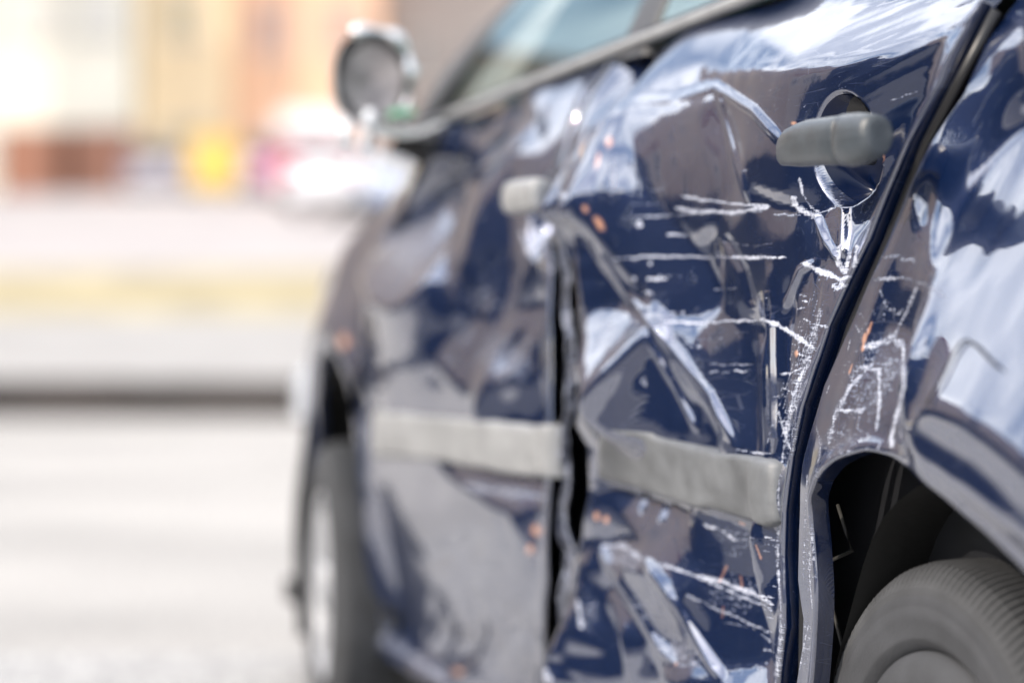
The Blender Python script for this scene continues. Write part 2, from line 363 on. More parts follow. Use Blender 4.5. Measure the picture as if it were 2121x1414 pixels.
# ------------------------------------------------------------------ ground, bank and far street
def slope_z(y):
    return float(np.interp(y, [-400, 27.0, 27.05, 33, 36, 60, 72, 110, 400], [0, 0, .40, 1.22, 1.95, 4.65, 4.95, 5.5, 9]))
def ground_sheet(name, y0, y1, m, xs=(-160, 120), nx=24, lift=0):
    ys = [y0] + [y for y in (27.05, 33, 36, 60, 72, 110) if y0 < y < y1] + [y1]
    P = [[(x, y, slope_z(y)+lift) for y in ys] for x in np.linspace(xs[0], xs[1], nx)]
    o = MB().grid(P).build(name, m, smooth=False)
    for p in o.data.polygons:
        if p.normal.z < 0: p.flip()
    o['kind'] = 'structure'; return o
def road_mat():
    m = mat('pale worn asphalt', (.33, .325, .315), .85, bump=.5, bscale=90); t = m.node_tree; N = t.nodes.new; l = t.links.new  # pale grey, varied at random by noise
    b = t.nodes['Principled BSDF']; tcn = N('ShaderNodeTexCoord')
    n = N('ShaderNodeTexNoise'); n.inputs['Scale'].default_value = .35; n.inputs['Detail'].default_value = 5; l(tcn.outputs['Object'], n.inputs['Vector'])
    n2 = N('ShaderNodeTexNoise'); n2.inputs['Scale'].default_value = 45; n2.inputs['Detail'].default_value = 4; l(tcn.outputs['Object'], n2.inputs['Vector'])
    c = N('ShaderNodeValToRGB'); c.color_ramp.elements[0].color = (.30, .288, .272, 1); c.color_ramp.elements[1].color = (.43, .41, .388, 1)
    c.color_ramp.elements[0].position = .35; c.color_ramp.elements[1].position = .6; l(n.outputs['Fac'], c.inputs[0])
    c2 = N('ShaderNodeMapRange'); c2.inputs[1].default_value = .35; c2.inputs[2].default_value = .7; c2.inputs[3].default_value = .55; c2.inputs[4].default_value = 1.25; l(n2.outputs['Fac'], c2.inputs[0])
    s = N('ShaderNodeVectorMath'); s.operation = 'SCALE'; l(c.outputs[0], s.inputs[0]); l(c2.outputs[0], s.inputs['Scale']); l(s.outputs[0], b.inputs['Base Color'])
    return m
road = ground_sheet('parking_bay', -400, 26.9, road_mat())
pt = MB().grid([[(x, y, .008) for y in (-8, 2, 5.7)] for x in (-3.0, 0, 3)]).build('asphalt_patch', None); pt['kind'] = 'structure'
pm_ = mat('coarse grey chippings', (.2, .2, .2), .9, bump=1, bscale=120); t_ = pm_.node_tree; vz = t_.nodes.new('ShaderNodeTexVoronoi'); vz.inputs['Scale'].default_value = 70; tcz = t_.nodes.new('ShaderNodeTexCoord')
t_.links.new(tcz.outputs['Object'], vz.inputs['Vector']); rz_ = t_.nodes.new('ShaderNodeValToRGB'); rz_.color_ramp.elements[0].color = (.10, .10, .10, 1); rz_.color_ramp.elements[1].color = (.52, .51, .50, 1)
sx_ = t_.nodes.new('ShaderNodeSeparateColor'); t_.links.new(vz.outputs['Color'], sx_.inputs[0]); t_.links.new(sx_.outputs[0], rz_.inputs[0]); t_.links.new(rz_.outputs[0], t_.nodes['Principled BSDF'].inputs['Base Color'])
pt.data.materials.append(pm_)
for p in pt.data.polygons:
    if p.normal.z < 0: p.flip()
# dark carriageway added beyond the left edge to darken the paint's reflections
P = [[(-1.6-.36*y-w_, y, .012) for y in np.linspace(-60, 26.8, 12)] for w_ in (0, 9.5)]
cw = MB().grid(P).build('added_road', mat('added dark asphalt', (.045, .045, .047), .8, bump=.5, bscale=90, var=.2, vscale=2)); cw['kind'] = 'structure'
for p in cw.data.polygons:
    if p.normal.z < 0: p.flip()
M['kerb'] = mat('shade dark kerb stone', (.035, .027, .024), .9, var=.4, vscale=1.5)  # shade on the kerb face put into the stone colour
M['pave'] = mat('pale concrete paving', (.29, .28, .27), .9, var=.12, vscale=.8)
M['verge'] = mat('dry yellow verge', (.31, .265, .165), .95, var=.3, vscale=1.2)
M['street'] = mat('pale pinkish street', (.34, .315, .31), .9, var=.10, vscale=.5)
ground_sheet('pavement', 27.06, 33, M['pave'])
ground_sheet('verge', 33, 36, M['verge'])
ground_sheet('upper_street', 36, 400, M['street'])
kb = MB()
for i in range(70):
    x = -90+i*2.2; kb.box(x, x+2.18, 26.6, 27.04, -.1, .40+.006*(i % 3))
kerb = kb.build('kerb', M['kerb']); kerb['kind'] = 'structure'

# ------------------------------------------------------------------ the damaged car
car = empty('wrecked_car', 'dark blue car with crumpled scraped side doors filling the right of the picture', 'car')
car.location = (X0+OS*UX-ON*NX, Y0+OS*UY-ON*NY, 0); car.rotation_euler = (0, 0, math.atan2(UY, UX))

# ---- rear door
Er = [(2025, 0), (1932, 180), (1870, 300), (1790, 500), (1708, 680), (1655, 845), (1632, 950), (1618, 1060), (1614, 1150), (1618, 1250), (1619, 1300), (1606, 1414), (1600, 1560)]
Ef = [(1322, 76), (1268, 125), (1225, 190), (1196, 260), (1168, 360), (1148, 440), (1150, 500), (1190, 545), (1204, 620), (1206, 700), (1204, 800), (1200, 880), (1222, 930), (1220, 1000), (1214, 1060), (1208, 1110), (1192, 1160), (1186, 1230), (1180, 1414), (1178, 1560)]
A = []
def ar(p, q, *poly): A.append((list(poly), p, q))
ar(.0, -.12, (1280, 120), (1480, 0), (1700, 0), (1600, 110), (1450, 130), (1320, 170))
ar(-.05, -.42, (1560, 20), (2030, -10), (1990, 70), (1860, 100), (1760, 130), (1640, 120), (1580, 90))
ar(.02, -.25, (1400, 90), (1560, 30), (1560, 110), (1500, 150))
ar(.30, .28, (1560, 150), (1760, 120), (1960, 80), (1900, 240), (1800, 460), (1740, 460), (1660, 420), (1600, 300), (1540, 220), (1440, 160))
ar(.22, .02, (1290, 160), (1440, 150), (1520, 190), (1480, 180), (1390, 205), (1290, 200))
ar(.05, -.42, (1285, 200), (1400, 196), (1484, 174), (1484, 190), (1390, 222), (1285, 232))
ar(-.12, -.30, (1490, 176), (1560, 218), (1630, 300), (1622, 312), (1550, 240), (1486, 192))
ar(-.02, -.05, (1285, 245), (1390, 228), (1480, 198), (1520, 330), (1545, 410), (1440, 490), (1345, 380))
ar(.13, .02, (1440, 230), (1476, 205), (1510, 330), (1530, 400), (1490, 400), (1460, 300))
ar(-.24, -.1, (1490, 205), (1515, 260), (1560, 400), (1575, 425), (1550, 430), (1505, 290))
ar(-.10, -.02, (1505, 205), (1560, 245), (1630, 315), (1640, 360), (1540, 320))
ar(.15, .10, (1540, 320), (1600, 340), (1640, 370), (1650, 400), (1600, 390), (1545, 370))
ar(-.06, -.06, (1560, 400), (1660, 440), (1680, 520), (1620, 560), (1600, 640), (1560, 640), (1500, 500), (1480, 450))
ar(.46, .10, (1200, 430), (1230, 260), (1285, 240), (1340, 385), (1400, 460), (1440, 510), (1500, 580), (1500, 640), (1450, 665), (1390, 640), (1300, 560), (1230, 490))
ar(.15, -.45, (1256, 290), (1280, 290), (1285, 400), (1262, 400))
ar(-.06, -.05, (1452, 505), (1520, 590), (1525, 650), (1470, 680), (1590, 660), (1595, 560), (1540, 480))
ar(-.15, -.50, (1150, 440), (1175, 330), (1215, 230), (1280, 130), (1322, 95), (1290, 170), (1240, 250), (1215, 330), (1190, 420))
ar(.25, .1, (1200, 330), (1230, 260), (1250, 280), (1215, 400))
ar(.10, .10, (1200, 440), (1250, 500), (1320, 580), (1380, 660), (1330, 620), (1230, 520))
ar(-.20, -.04, (1205, 495), (1225, 490), (1320, 610), (1400, 720), (1470, 810), (1528, 925), (1515, 925), (1450, 830), (1380, 735), (1310, 640))
ar(.40, .05, (1185, 500), (1205, 500), (1315, 645), (1230, 645), (1205, 640), (1190, 560))
ar(.0, -.62, (1200, 660), (1240, 640), (1330, 650), (1325, 690), (1218, 835), (1205, 780))
ar(.45, .40, (1215, 845), (1335, 695), (1370, 715), (1300, 810), (1240, 872))
ar(.50, .05, (1370, 715), (1440, 870), (1460, 915), (1330, 895), (1240, 880), (1300, 810))
ar(.2, .5, (1385, 735), (1420, 770), (1475, 855), (1440, 850), (1405, 790))
ar(-.12, -.1, (1400, 770), (1440, 850), (1475, 850), (1515, 925), (1460, 915))
ar(.30, -.10, (1390, 680), (1588, 672), (1590, 935), (1530, 925), (1480, 815), (1430, 740))
ar(-.22, 0, (1577, 640), (1597, 640), (1602, 940), (1585, 940))
ar(.30, .05, (1606, 560), (1660, 560), (1640, 700), (1622, 850), (1608, 950))
ar(-.05, .1, (1650, 470), (1690, 470), (1720, 560), (1640, 620), (1610, 600))
ar(.1, -.25, (1700, 540), (1752, 540), (1690, 690), (1650, 840), (1632, 840), (1650, 700))
ar(-.15, .0, (1680, 440), (1720, 440), (1740, 530), (1710, 540))
ar(.25, -.15, (1725, 430), (1785, 340), (1790, 420), (1765, 530), (1745, 520))
ar(.30, 0, (1235, 1000), (1265, 1010), (1300, 1090), (1330, 1130), (1240, 1130), (1220, 1060))
ar(.10, -.40, (1265, 1010), (1425, 1060), (1440, 1180), (1405, 1245), (1330, 1140), (1290, 1060))
ar(.42, .02, (1425, 1065), (1600, 1105), (1600, 1200), (1470, 1190), (1440, 1150))
ar(.30, -.14, (1440, 1190), (1600, 1210), (1600, 1360), (1470, 1400), (1440, 1330), (1410, 1250))
ar(.02, -.55, (1232, 1120), (1300, 1122), (1360, 1180), (1330, 1190), (1260, 1160), (1240, 1190))
ar(.05, .22, (1280, 1175), (1330, 1195), (1410, 1320), (1380, 1340), (1300, 1260))
ar(-.1, -.5, (1256, 1190), (1280, 1230), (1350, 1330), (1320, 1330), (1262, 1250))
ar(.15, -.48, (1350, 1320), (1440, 1340), (1500, 1414), (1400, 1414))
ar(.35, -.1, (1290, 1290), (1340, 1330), (1390, 1414), (1300, 1414))
ar(.1, -.45, (1480, 1385), (1600, 1372), (1600, 1500), (1500, 1500))
ar(.42, -.14, (1140, 1060), (1240, 1130), (1250, 1250), (1290, 1414), (1140, 1414), (1130, 1200))
ar(.1, -.5, (1192, 1235), (1214, 1235), (1218, 1300), (1196, 1300))
ar(-.2, -.3, (1160, 520), (1185, 560), (1195, 640), (1192, 860), (1180, 1000), (1168, 1000), (1170, 700))
DR = Dent(-.45, 1.05, .12, 1.22, A, crisp=1.0, gain=1.2)
_ef = np.array(edge_sh(Ef)); _ef = _ef[np.argsort(_ef[:, 1])]; _er = np.array(edge_sh(Er)); _er = _er[np.argsort(_er[:, 1])]
def sstep(x): x = np.clip(x, 0, 1); return x*x*(3-2*x)
def rear_ramp(s, h): return (.15+.85*sstep((np.interp(h, _ef[:, 1], _ef[:, 0])-s)/.09))*sstep((s-np.interp(h, _er[:, 1], _er[:, 0])+.012)/.05)
def rear_disp(s, h):
    d = DR(s, h)*rear_ramp(s, h)
    px, py = fwd(s, nbase(s, h)+d, h)
    def ridge(pts, amp, w):
        nonlocal d
        dd, t = dist_line(px, py, pts); d = d+amp*np.exp(-(dd/w)**2)*np.clip(np.minimum(t, 1-t)*8, .15, 1)
    ridge([(1215, 490), (1310, 620), (1400, 725), (1470, 815), (1522, 925)], .0055, 8)
    ridge([(1488, 182), (1512, 280), (1548, 400), (1556, 425)], .004, 6)
    ridge([(1285, 215), (1390, 206), (1484, 180), (1560, 228), (1628, 305)], .004, 9)
    ridge([(1600, 640), (1603, 800), (1602, 945)], .005, 5)
    ridge([(1588, 600), (1590, 800), (1590, 945)], -.004, 5)
    ridge([(1340, 700), (1400, 800), (1450, 900)], .003, 6)
    ridge([(1560, 640), (1540, 560), (1500, 480)], -.0025, 9)
    ridge([(1690, 440), (1715, 500), (1745, 545)], .006, 5)
    ridge([(1740, 350), (1752, 440), (1750, 540)], .006, 7)
    ridge([(1625, 640), (1660, 560), (1690, 540)], .004, 6)
    ridge([(1240, 1130), (1310, 1240), (1400, 1380)], .007, 9)
    ridge([(1330, 1150), (1420, 1280), (1500, 1414)], .006, 10)
    ridge([(1320, 1030), (1345, 1000), (1330, 1060)], -.004, 5)
    ridge([(1385, 1040), (1370, 1080)], -.005, 5)
    # ripples: elongated waves near the crushed front edge and the rear strip
    k1 = np.clip(1-(px-1150)/130, 0, 1)*np.clip((py-420)/80, 0, 1)
    d = d+k1*(.0035*vnoise(h*26, s*9, 31)+.0015*vnoise(h*60, s*22, 32))
    k2 = np.exp(-((px-(1690-(py-540)*.17))/42.)**2)*np.clip((py-430)/60, 0, 1)*np.clip((1500-py)/200, 0, 1)
    d = d+k2*(.0011*vnoise(h*13, s*55, 33)+.0003*vnoise(h*40, s*90, 34))
    d = d+.0006*vnoise(h*14, s*7, 35)+.00025*vnoise(h*40, s*18, 36)
    k3 = np.clip((py-1120)/80, 0, 1)*np.clip((1450-px)/100, 0, 1)
    d = d+k3*.0016*vnoise(h*18+s*10, s*7-h*5, 37)
    # streaky waves fanning over the shoulder to the rear
    k4 = np.clip((px-1650)/200, 0, 1)*np.clip((260-py)/120, 0, 1)
    d = d+k4*.0011*vnoise(h*95+s*18, s*5, 38)
    # handle bowl
    hs, hh_ = .052, .938
    e = np.sqrt(((s-hs)/.058)**2+((h-hh_)/.062)**2)
    fl = .036-.42*(h-hh_)-.30*(s-hs)
    d = d-np.maximum(fl, .006)*np.clip((1-e)/.22, 0, 1)**.8*np.where(e < 1, 1, 0)
    
    return d
def door_grid(er, ef, top, bot, disp, dent, nu, nv, warp=1.0):
    er2 = edge_sh(er, dent); ef2 = edge_sh(ef, dent)
    rs, rh = np.array(er2).T; fs, fh = np.array(ef2).T
    v = np.linspace(0, 1, nv); u = np.linspace(0, 1, nu)
    U, Vv = np.meshgrid(u, v, indexing='ij')
    def at(xs, hs, q):
        o = np.argsort(hs); return np.interp(q, hs[o], xs[o])
    H = bot+Vv*(top(.0)-bot); S = None
    for _ in range(8):
        S0 = at(rs, rh, H); S1 = at(fs, fh, H); S = S0+U*(S1-S0); H = bot+Vv*(top(S)-bot)
    return S, H
belt = lambda s: 1.168-.0035*0-.028*(np.clip(s, -.5, 2.2)-.4)
S, H = door_grid(Er, Ef, lambda s: belt(np.asarray(s))-.012, .2, rear_disp, None, 430, 760)
D = rear_disp(S, H); N_ = nbase(S, H)+D
PX, PY = fwd(S, N_, H)
strokes = [
 ([(1290, 452), (1370, 448), (1450, 441), (1530, 440), (1560, 436)], 5, .55), ([(1400, 432), (1440, 438), (1520, 440), (1590, 430)], 9, .85),
 ([(1410, 407), (1480, 418), (1550, 424), (1596, 427)], 5, .95), ([(1265, 536), (1360, 531), (1450, 532), (1540, 535), (1628, 534)], 3.4, 1.0),
 ([(1520, 531), (1628, 534)], 4.5, .9), ([(1380, 487), (1422, 487)], 4.5, 1.0), ([(1340, 577), (1382, 577)], 6.5, 1.15), ([(1372, 667), (1450, 669), (1520, 664), (1570, 665)], 4.5, 1.05),
 ([(1575, 662), (1610, 672), (1640, 690), (1672, 712), (1690, 728)], 9, 1.1), ([(1600, 668), (1668, 705)], 6, 1.1), ([(1660, 545), (1700, 562), (1740, 580), (1756, 572)], 11, 1.15),
 ([(1640, 405), (1650, 430), (1680, 446), (1700, 446)], 12, 1.0), ([(1600, 444), (1660, 446)], 3, .8), ([(1740, 505), (1736, 545), (1750, 562), (1762, 520)], 11, 1.1), ([(1775, 505), (1768, 560)], 8, .95),
 ([(1725, 590), (1735, 600), (1748, 585)], 10, 1.1), ([(1668, 760), (1650, 800), (1640, 840), (1628, 900)], 9, .8), ([(1700, 640), (1684, 700), (1664, 770), (1640, 860)], 13, .62),
 ([(1615, 775), (1640, 770), (1660, 762)], 4, .9), ([(1618, 800), (1640, 812), (1650, 850)], 3, .9), ([(1690, 675), (1715, 676)], 5, 1.1), ([(1650, 640), (1668, 636)], 3, .9), ([(1655, 610), (1672, 612)], 2.5, .9), ([(1662, 660), (1680, 668)], 3, .9),
 ([(1612, 850), (1625, 900), (1640, 935)], 2.5, .9), ([(1636, 870), (1622, 935), (1616, 980)], 5, .7), ([(1614, 960), (1612, 1060), (1610, 1180)], 6, .62), ([(1612, 1180), (1617, 1260), (1617, 1310), (1606, 1414)], 8, .72),
 ([(1455, 1085), (1500, 1100), (1524, 1120)], 5, .85), ([(1440, 1190), (1500, 1205), (1560, 1228), (1600, 1250)], 9, .85), ([(1360, 1165), (1440, 1192), (1520, 1228), (1600, 1262)], 5, .8), ([(1420, 1230), (1500, 1268), (1600, 1310)], 5, .62),
 ([(1500, 1290), (1560, 1300), (1600, 1330)], 3, .6), ([(1470, 753), (1500, 755), (1560, 755)], 2, .7), ([(1520, 769), (1548, 769)], 3.5, .95), ([(1470, 770), (1486, 770)], 3.5, .7), ([(1550, 352), (1522, 354)], 2, .6),
 ([(1845, 210), (1870, 200), (1906, 188)], 2.2, .75), ([(1500, 645), (1430, 650)], 1.6, .5), ([(1600, 940), (1560, 938), (1525, 930)], 3.5, .9), ([(1380, 700), (1450, 704), (1500, 700)], 2.5, .5), ([(1490, 500), (1560, 510), (1600, 505)], 2.2, .5), ([(1300, 960), (1300, 961)], 1, 0),
 ([(1655, 365), (1662, 400), (1680, 430), (1700, 442)], 4, .9), ([(1700, 442), (1728, 430), (1745, 400)], 3.5, .85), ([(1160, 530), (1178, 590), (1170, 640)], 9, .8), ([(1180, 690), (1178, 760)], 6, .7), ([(1150, 960), (1162, 1030), (1150, 1080)], 8, .8), ([(1200, 960), (1212, 1000), (1225, 980)], 8, .7),
 ([(1240, 1130), (1290, 1130), (1330, 1160)], 12, .7), ([(1196, 1240), (1205, 1300)], 10, .8), ([(1120, 1380), (1140, 1414)], 14, .8)]
for k in range(46):
    y = 560+RNG.rand()*850; x = float(np.interp(y, [560, 700, 845, 950, 1060, 1300, 1414], [1730, 1690, 1648, 1626, 1612, 1612, 1600]))-RNG.rand()**1.5*(55 if y < 950 else 25)
    l_ = 5+RNG.rand()*16; strokes.append(([(x-l_, y-RNG.rand()*5), (x, y)], 1.2+RNG.rand()*2.2, .6+.4*RNG.rand()))
for k in range(40):
    y = 600+RNG.rand()*420; x = float(np.interp(y, [600, 700, 845, 950, 1060], [1715, 1685, 1645, 1622, 1610]))-RNG.rand()*40
    l_ = 15+RNG.rand()*40; strokes.append(([(x, y), (x-l_*.28, y+l_)], .9+RNG.rand()*1.2, .7))
for k in range(34):
    x = 1270+RNG.rand()*300; y = 380+RNG.rand()*420; l_ = 10+RNG.rand()*70
    strokes.append(([(x, y), (x+l_*.5, y-1+RNG.rand()*3), (x+l_, y-2+RNG.rand()*4)], .8+RNG.rand()*1.3, .25+.4*RNG.rand()))
for k in range(60):
    x = 1520+RNG.rand()*260; y = 120+RNG.rand()*170; a_ = RNG.rand()*3.1; l_ = 8+RNG.rand()*22
    strokes.append(([(x, y), (x+l_*.6*math.cos(a_), y+l_*.6*math.sin(a_)+2), (x+l_*math.cos(a_+.4), y+l_*math.sin(a_+.4))], .8, .36))
blobs = [(1324, 462, 11, 11, 0, .9), (1268, 372, 11, 62, 2, .62), (1347, 546, 7, 8, 0, .9), (1312, 577, 10, 6, 20, .6), (1345, 605, 13, 8, 15, .7), (1448, 717, 6, 7, 0, .8), (1484, 722, 5, 5, 0, .6), (1722, 383, 9, 5, 10, .9), (1335, 790, 9, 14, 0, .6), (1415, 648, 8, 5, 0, .7), (1393, 650, 8, 5, 0, .6), (1662, 760, 26, 120, 14, .36), (1640, 900, 18, 80, 12, .36), (1520, 1230, 90, 50, 15, .30), (1530, 1120, 60, 50, 20, .26), (1290, 1160, 60, 30, 20, .42), (1330, 1260, 30, 60, -30, .34), (1410, 1350, 70, 34, 25, .42), (1220, 1270, 24, 60, 0, .34), (1260, 700, 40, 60, 20, .28), (1166, 405, 14, 12, 0, .8), (1420, 395, 5, 4, 0, .6)]
sc_ = marks(PX, PY, S, H, strokes, blobs)
glint = marks(PX, PY, S, H, [([(1490, 1205), (1506, 1170)], 4, .5), ([(1534, 1190), (1537, 1215)], 4, .5), ([(1565, 1125), (1578, 1160)], 2.5, .7), ([(1530, 1080), (1545, 1086)], 2.5, .9), ([(1498, 1255), (1496, 1280)], 2.5, .5)],
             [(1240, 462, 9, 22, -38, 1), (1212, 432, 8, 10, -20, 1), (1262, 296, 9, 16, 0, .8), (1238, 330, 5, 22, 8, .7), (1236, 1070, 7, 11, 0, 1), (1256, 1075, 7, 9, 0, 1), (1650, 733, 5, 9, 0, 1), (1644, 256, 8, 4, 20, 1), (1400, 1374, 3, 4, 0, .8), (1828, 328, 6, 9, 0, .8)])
rear_door = sheet('rear_door', S, H, N_, M['paint'], car, {'scuff_pale': sc_, 'glint': glint}, label='crumpled scraped rear door')

# the skin of the rear door torn off along its front edge and folded into a ribbon
rb_ = [(1150, 480, 14), (1166, 530, 24), (1176, 580, 26), (1172, 640, 24), (1184, 700, 22), (1182, 770, 24), (1180, 840, 22), (1170, 890, 20), (1166, 940, 26), (1178, 990, 26), (1164, 1040, 30), (1160, 1090, 36), (1184, 1140, 30), (1176, 1190, 24), (1164, 1240, 22), (1172, 1300, 26), (1158, 1360, 26), (1150, 1414, 34), (1150, 1480, 34)]
P = []
for i in range(150):
    y = 480+i*1000/149.; x = float(np.interp(y, [r[1] for r in rb_], [r[0] for r in rb_]))+3*float(vnoise(np.array([y/19.]), np.array([.5]), 91)[0]); w_ = float(np.interp(y, [r[1] for r in rb_], [r[2] for r in rb_])); row = []
    for k, q in enumerate(np.linspace(-.5, .5, 11)):
        n_o = -.012+.007*math.sin(q*7+1.3*float(vnoise(np.array([y/55.]), np.array([2.5]), 92)[0])*3)+.006*float(vnoise(np.array([y/28.]), np.array([q*2.]), 93)[0])-.02*max(0, abs(q)-.36)/.14
        s_, h_ = inv(x+w_*q, y, n_o); row.append(V(s_, n_o, h_))
    P.append(row)
rib = MB().grid(P).build('torn_edge', M['paint'], rear_door, True, label='torn door skin folded into a wavy ribbon')
at = rib.data.attributes.new('scuff_pale', 'FLOAT', 'POINT'); at.data.foreach_set('value', np.clip(.25+.5*RNG.rand(len(rib.data.vertices)), 0, 1).astype(np.float32))
# surface point of a finished panel function
def surf(px, py, fn, off=0):
    d = 0.
    for _ in range(10):
        s, h = solve_px(px, py, d+off)
        d = float(fn(np.array([s]), np.array([h]))[0])
    return s, h, float(nbase(s, h))+d+off
DRs = blur(DR.D, 5.)
def rear_soft(s, h): return bilin(DRs, (np.asarray(s)+.45)/.005, (np.asarray(h)-.12)/.005)*rear_ramp(s, h)

def moulding(name, top, bot, fn, parent, m, thick=.012, nseg=70, label=None, rough_edge=.002):
    tx, ty = curve(top, nseg); bx_, by_ = curve(bot, nseg); P = []
    for i in range(nseg):
        a = surf(tx[i], ty[i], fn, thick*.6); b = surf(bx_[i], by_[i], fn, thick*.6); row = []
        e = min(1, min(i, nseg-1-i)/4.); th = thick*math.sqrt(max(e*(2-e), .02))
        for q in (-.02, 0, .03, .09, .2, .35, .5, .65, .8, .91, .97, 1, 1.02):
            w = min(max(q, 0), 1); s = a[0]+(b[0]-a[0])*w; h = a[1]+(b[1]-a[1])*w
            prof = {-.02: -1.4, 0: .25, .03: .72, .8: .82, .91: .95, .09: .95, .97: .66, 1: .1, 1.02: -1.4}.get(q, 1.0)
            if 0 < w < 1: prof += .05*math.sin(w*math.pi)
            n = (a[2]+(b[2]-a[2])*w)-thick*.6+th*prof+rough_edge*.5*float(vnoise(np.array([s*16.]), np.array([h*25.]), 51)[0])
            row.append(V(s, n, h+(rough_edge*float(vnoise(np.array([s*30.]), np.array([q*2.]), 52)[0]) if q in (0, .03, .97, 1) else 0)))
        P.append(row)
    P = [[tuple(Vector(p)-Vector((0, .012, 0))) for p in P[0]]]+P+[[tuple(Vector(p)-Vector((0, .02, 0))) for p in P[-1]]]
    return MB().grid(P).build(name, m, parent, True, label=label)
moulding('side_moulding', [(1240, 882), (1320, 895), (1400, 915), (1450, 925), (1500, 940), (1560, 946), (1592, 950), (1603, 962)], [(1232, 992), (1290, 1006), (1330, 1018), (1420, 1045), (1500, 1065), (1560, 1082), (1590, 1092), (1601, 1082)], rear_soft, rear_door, M['trim'], label='bent grey side moulding')

def loft_handle(px_secs, n0, fn, parent, name, m, seg=24, lab=None):
    """sections: (px, py_centre, half height px, depth m, n offset)"""
    P = []
    for (x, y, hh2, dep, no) in px_secs:
        s, h, n = surf(x, y, fn, 0); n = n0+no; s, h = inv(x, y, n)
        _, ha = inv(x, y-hh2, n); r = ha-h
        row = []
        for k in range(seg):
            a = 2*math.pi*k/seg; c, q = math.cos(a), math.sin(a)
            sx = math.copysign(abs(c)**.9, c); sy = math.copysign(abs(q)**.78, q)
            row.append(V(s, n+dep*sx, h+r*sy))
        P.append(row+[row[0]])
    for R_, sg in ((P[0], -1), (P[-1], 1)):
        c = [sum(p[i] for p in R_[:-1])/seg for i in range(3)]; P = ([[tuple(c)]*(seg+1)]+P) if sg < 0 else (P+[[tuple(c)]*(seg+1)])
    return MB().grid(P).build(name, m, parent, True, label=lab)
hn = .035
secs = [(1619, 326, 2, .002, -.012), (1620, 322, 16, .007, -.008), (1625, 312, 32, .010, -.004), (1636, 305, 39, .012, 0), (1655, 301, 45, .014, .002), (1680, 296, 49, .013, .004), (1710, 293, 50, .013, .005), (1742, 291, 52, .014, .005), (1747, 290, 51, .012, .005)]
loft_handle(secs, hn, rear_soft, rear_door, 'door_handle', M['handle'], lab='grey pull handle standing proud of its bowl')
secs = [(1747, 290, 50, .0125, .005), (1750, 290, 54, .0150, .005), (1765, 290, 56, .016, .005), (1785, 288, 55, .016, .004), (1803, 285, 50, .016, .002), (1818, 281, 43, .015, 0), (1827, 277, 32, .012, -.004), (1832, 276, 14, .007, -.007)]
loft_handle(secs, hn, rear_soft, rear_door, 'lock_housing', M['handle'])
for (x, y) in ((1650, 318),):
    s, h, n = surf(x, y, rear_soft, 0); s, h = inv(x, y, hn)
    MB().tube([V(s, hn-.004, h), V(s+.002, n-.03, h)], .010, 12).build('handle_stem', M['black'], rear_door, True)
aa = np.linspace(0, 2*math.pi, 49); P = []
for q in np.linspace(.02, .93, 16):
    ss = .052+.058*q*np.cos(aa); hh = .938+.062*q*np.sin(aa); nn = nbase(ss, hh)+rear_disp(ss, hh)+.0012; P.append([V(a, b, c) for a, b, c in zip(ss, nn, hh)])
MB().grid(P).build('bowl_shade', mat('dark blue bowl shade', (.002, .007, .03), .22, **{'Specular_IOR_Level': .25}), rear_door, True)  # dark overlay: the shade inside the bowl put into its colour
loft_handle([(1758, 296, 6, .004, 0), (1762, 296, 36, .018, 0), (1790, 293, 38, .020, 0), (1812, 290, 34, .018, -.002), (1820, 288, 10, .006, -.004)], .014, rear_soft, rear_door, 'lock_shadow_base', M['black'])  # black lock mount, its colour doubling as shade at the lock's end
# black disc: shade in the top of the bowl put in as colour
P = []
for q in np.linspace(.02, 1, 8):
    ss = .034+.030*q*np.cos(aa); hh = .972+.020*q*np.sin(aa); nn = nbase(ss, hh)+rear_disp(ss, hh)+.0026; P.append([V(a, b, c) for a, b, c in zip(ss, nn, hh)])
MB().grid(P).build('bowl_top_shade', M['black'], rear_door, True)

# ---- front door
Gr = [(1318, 80), (1262, 128), (1215, 190), (1185, 255), (1158, 345), (1135, 430), (1132, 500), (1140, 560), (1137, 700), (1135, 800), (1137, 880), (1135, 960), (1130, 1050), (1128, 1200), (1122, 1414), (1118, 1560)]
Gf = [(925, 262), (880, 330), (825, 420), (775, 520), (757, 620), (752, 760), (750, 900), (752, 1050), (752, 1200), (742, 1290), (740, 1400)]
A = []
ar(.12, .0, (1110, 190), (1200, 165), (1190, 240), (1160, 340), (1130, 400), (1105, 320))
ar(.0, -.5, (1210, 190), (1318, 85), (1262, 150), (1225, 220))
ar(.15, .08, (960, 260), (1075, 205), (1070, 240), (1000, 310), (930, 330))
ar(.22, -.28, (905, 420), (960, 350), (1060, 270), (1110, 250), (1120, 300), (1060, 320), (980, 380), (935, 460))
ar(-.10, -.62, (750, 560), (800, 430), (870, 360), (950, 370), (935, 450), (910, 570), (830, 645), (765, 625))
ar(-.1, -.03, (940, 460), (1000, 380), (1060, 330), (1020, 480), (960, 530), (925, 560))
ar(.22, .05, (1000, 400), (1065, 350), (1065, 620), (1030, 680), (990, 600), (960, 540))
ar(.06, .0, (765, 650), (940, 590), (960, 680), (870, 760), (800, 820), (765, 800))
ar(.02, -.22, (1000, 680), (1130, 640), (1130, 790), (1010, 780), (960, 820), (900, 740), (940, 690))
ar(.30, .06, (1010, 790), (1130, 790), (1130, 872), (980, 865))
ar(.15, .16, (820, 770), (960, 820), (980, 865), (800, 850))
ar(.02, .16, (765, 880), (900, 960), (1000, 1040), (1130, 1190), (1130, 1400), (1000, 1400), (860, 1310), (790, 1200), (765, 1000))
ar(.10, -.42, (905, 965), (1128, 1000), (1128, 1060), (1010, 1040))
